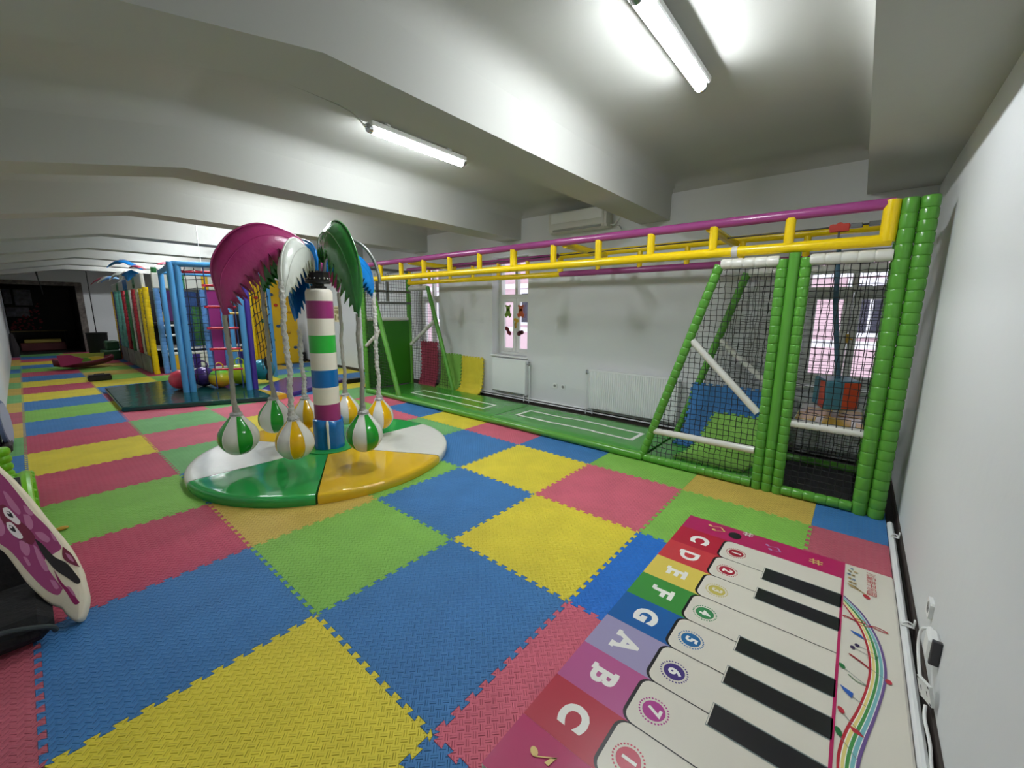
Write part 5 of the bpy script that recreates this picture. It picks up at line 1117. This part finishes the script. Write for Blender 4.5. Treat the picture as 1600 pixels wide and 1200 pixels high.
e = deco('eye', pm6, [(-0.0027,0.7779),(0.0138,0.7678),(0.0202,0.7047),(0.0217,0.6558),(0.0087,0.649),(-0.002,0.6872),(-0.01,0.7323)], 0.0036, label='white eye')
deco('pupil', pm5, [(0.0042,0.756),(0.0133,0.7334),(0.01,0.6984),(-0.001,0.7227)], 0.0042, e)
deco('eye_glint', pm6, [(0.0033,0.7472),(0.009,0.7421),(0.0068,0.7298),(0.0025,0.7385)], 0.0048, e)
e = deco('eye', pm6, [(-0.0209,0.6906),(-0.006,0.6768),(-0.0009,0.6111),(-0.0031,0.5666),(-0.0169,0.5704),(-0.0274,0.6082),(-0.0291,0.6562)], 0.0036, label='white eye')
deco('pupil', pm5, [(-0.0179,0.6704),(-0.0088,0.6479),(-0.012,0.6135),(-0.0229,0.6377)], 0.0042, e)
deco('eye_glint', pm6, [(-0.0187,0.6617),(-0.0131,0.6566),(-0.0152,0.6445),(-0.0194,0.6531)], 0.0048, e)
deco('wing_spot', pm2, [(0.0343,0.8751),(0.0431,0.8577),(0.0461,0.7579),(0.0437,0.7119),(0.0305,0.7048),(0.0231,0.7786)], 0.003, wing)
deco('wing_spot', pm2, [(0.0655,0.7406),(0.0744,0.7229),(0.0797,0.6696),(0.0663,0.6626),(0.0592,0.6979)], 0.003, wing)
deco('wing_spot', pm2, [(0.0459,0.6908),(0.0624,0.6661),(0.0544,0.6066),(0.0357,0.5861),(0.0315,0.6279)], 0.003, wing)
deco('wing_spot', pm2, [(0.0416,0.5617),(0.0646,0.5401),(0.0737,0.4841),(0.0577,0.4712),(0.0431,0.5133)], 0.003, wing)
deco('wing_spot', pm2, [(0.0878,0.5182),(0.0938,0.4935),(0.0913,0.4485),(0.0825,0.4663)], 0.003, wing)
deco('wing_spot', pm2, [(-0.0221,0.557),(-0.0047,0.5496),(-0.0031,0.5019),(-0.0189,0.4622),(-0.0325,0.4664),(-0.0341,0.5135)], 0.003, wing)
deco('wing_spot', pm2, [(0.0107,0.4978),(0.0166,0.4736),(0.0122,0.386),(0.0047,0.3297),(-0.009,0.3344),(-0.0063,0.4042)], 0.003, wing)
deco('wing_spot', pm2, [(-0.0424,0.467),(-0.034,0.4497),(-0.036,0.4066),(-0.0458,0.4073)], 0.003, wing)
deco('wing_spot', pm2, [(-0.0126,0.2753),(-0.0006,0.2541),(-0.0027,0.2116),(-0.0162,0.2167)], 0.003, wing)
deco('wing_spot', pm2, [(0.0891,0.3659),(0.099,0.3376),(0.0964,0.2934),(0.0867,0.3217)], 0.003, wing)
deco('wing_spot', pm2, [(0.0219,0.1951),(0.0303,0.1775),(0.0292,0.1251),(0.0218,0.1328)], 0.003, wing)
deco('wing_spot', pm2, [(-0.0356,0.7839),(-0.0291,0.7216),(-0.0417,0.6494),(-0.0665,0.6361),(-0.0715,0.7143)], 0.003, wing)
deco('wing_spot', pm2, [(-0.044,1.03),(-0.0089,0.9904),(-0.0111,0.8762),(-0.0516,0.8739)], 0.003, wing)
# black folded seat carrying the cushion
bs = thing('folded_chair', 'black fabric chair folded low under the butterfly cushion', 'seat', (-1.03,1.05,0)); blk = mat('black_fabric', (20,20,22), .9, bump=.5, bscale=25); slate = mat('slate_fabric', (54,62,62), .85)
pp('seat_pad', blk, lambda b: b.box(-1.165,.80,.02,-.93,1.30,.16,.05), None, bs, 0); pp('back_pad', blk, lambda b: b.poly([(1.30,.05),(1.62,.05),(1.78,.62),(1.66,.62)], 0, .2, frame=((-1.17,0,0),(0,1,0),(0,0,1),(1,0,0))), None, bs, 0)
pp('strap', slate, lambda b: b.sweep(bez([(-1.15,.79,.17),(-1.05,.79,.15),(-.95,.80,.10),(-.93,.85,.04)],5), .012, 8), 'slate grey strap', bs)
# green plastic toy slide pieces
lime_pl = mat('lime_plastic', (116,190,30), .3)
gs = thing('ribbed_toy', 'lime green ribbed plastic toy behind the butterfly cushion', 'plastic toy', (-1.05,2.75,0))
def arch(b, x, y0, y1, h, r):
    b.sweep(bez([(x,y0,0),(x,y0+.03,h*.5),(x,y0+(y1-y0)*.3,h*.95),(x,y0+(y1-y0)*.6,h),(x,y1-.03,h*.6),(x,y1,0)],6), r, 10)
for x, h in ((-.985,.30),(-1.075,.28)): pp('arch', lime_pl, lambda b: arch(b, x, 2.42, 3.35, h, .04), None, gs)
pp('rib_panel', lime_pl, lambda b: [b.box(-1.12,2.47+.1*k,.03,-.935,2.53+.1*k,.09+.045*min(k,4),.012) for k in range(8)], None, gs, 0)
gt = thing('ribbed_tower', 'lime green stacked ring tower beside the wall, behind the ribbed toy', 'plastic toy', (-1.12,3.62,0))
for k in range(6): pp('ring', lime_pl, lambda b: b.lathe([(.0005,.07*k),(.05,.07*k),(.062,.07*k+.02),(.062,.07*k+.05),(.05,.07*k+.0695),(.0005,.07*k+.0695)], (-1.112,3.62,0), 16), None, gt)
b = MB(); b.ball((-.845,2.33,.014), .028, 12, 8, (1.4,.9,.5)); tag(b.build('toy_piece', mat('ochre_plastic', (196,150,40), .5)), 'small ochre plastic piece on the green tile by the butterfly cushion', 'toy piece')
# rocker seat
rs = thing('rocker_board', 'white oval board with a blue grey edge leaning by the left wall', 'rocker toy', (-1.1,5.6,0))
fr2 = ((-1.14,5.6,.285), Vector((.05,.75,.0)).normalized(), Vector((-.06,.0,.9)).normalized(), Vector((.99,-.06,.07)).normalized())
pp('board_edge', mat('blue_grey_plastic', (84,100,138), .5), lambda b: b.poly(ell(0,0,.36,.27,28), 0, .032, frame=fr2), 'blue grey rim', rs, 30); pp('board_face', mat('pale_grey_blue', (160,168,186), .5), lambda b: b.poly(ell(0,0,.33,.24,28), .032, .038, frame=fr2), 'white face', rs, 30)
b = MB(); b.box(-1.165,5.2,0,-1.09,5.85,.10,.02); tag(b.build('dark_base', mat('brown_black', (44,38,38), .7), smooth=0), 'low dark base under the white oval board', 'base')
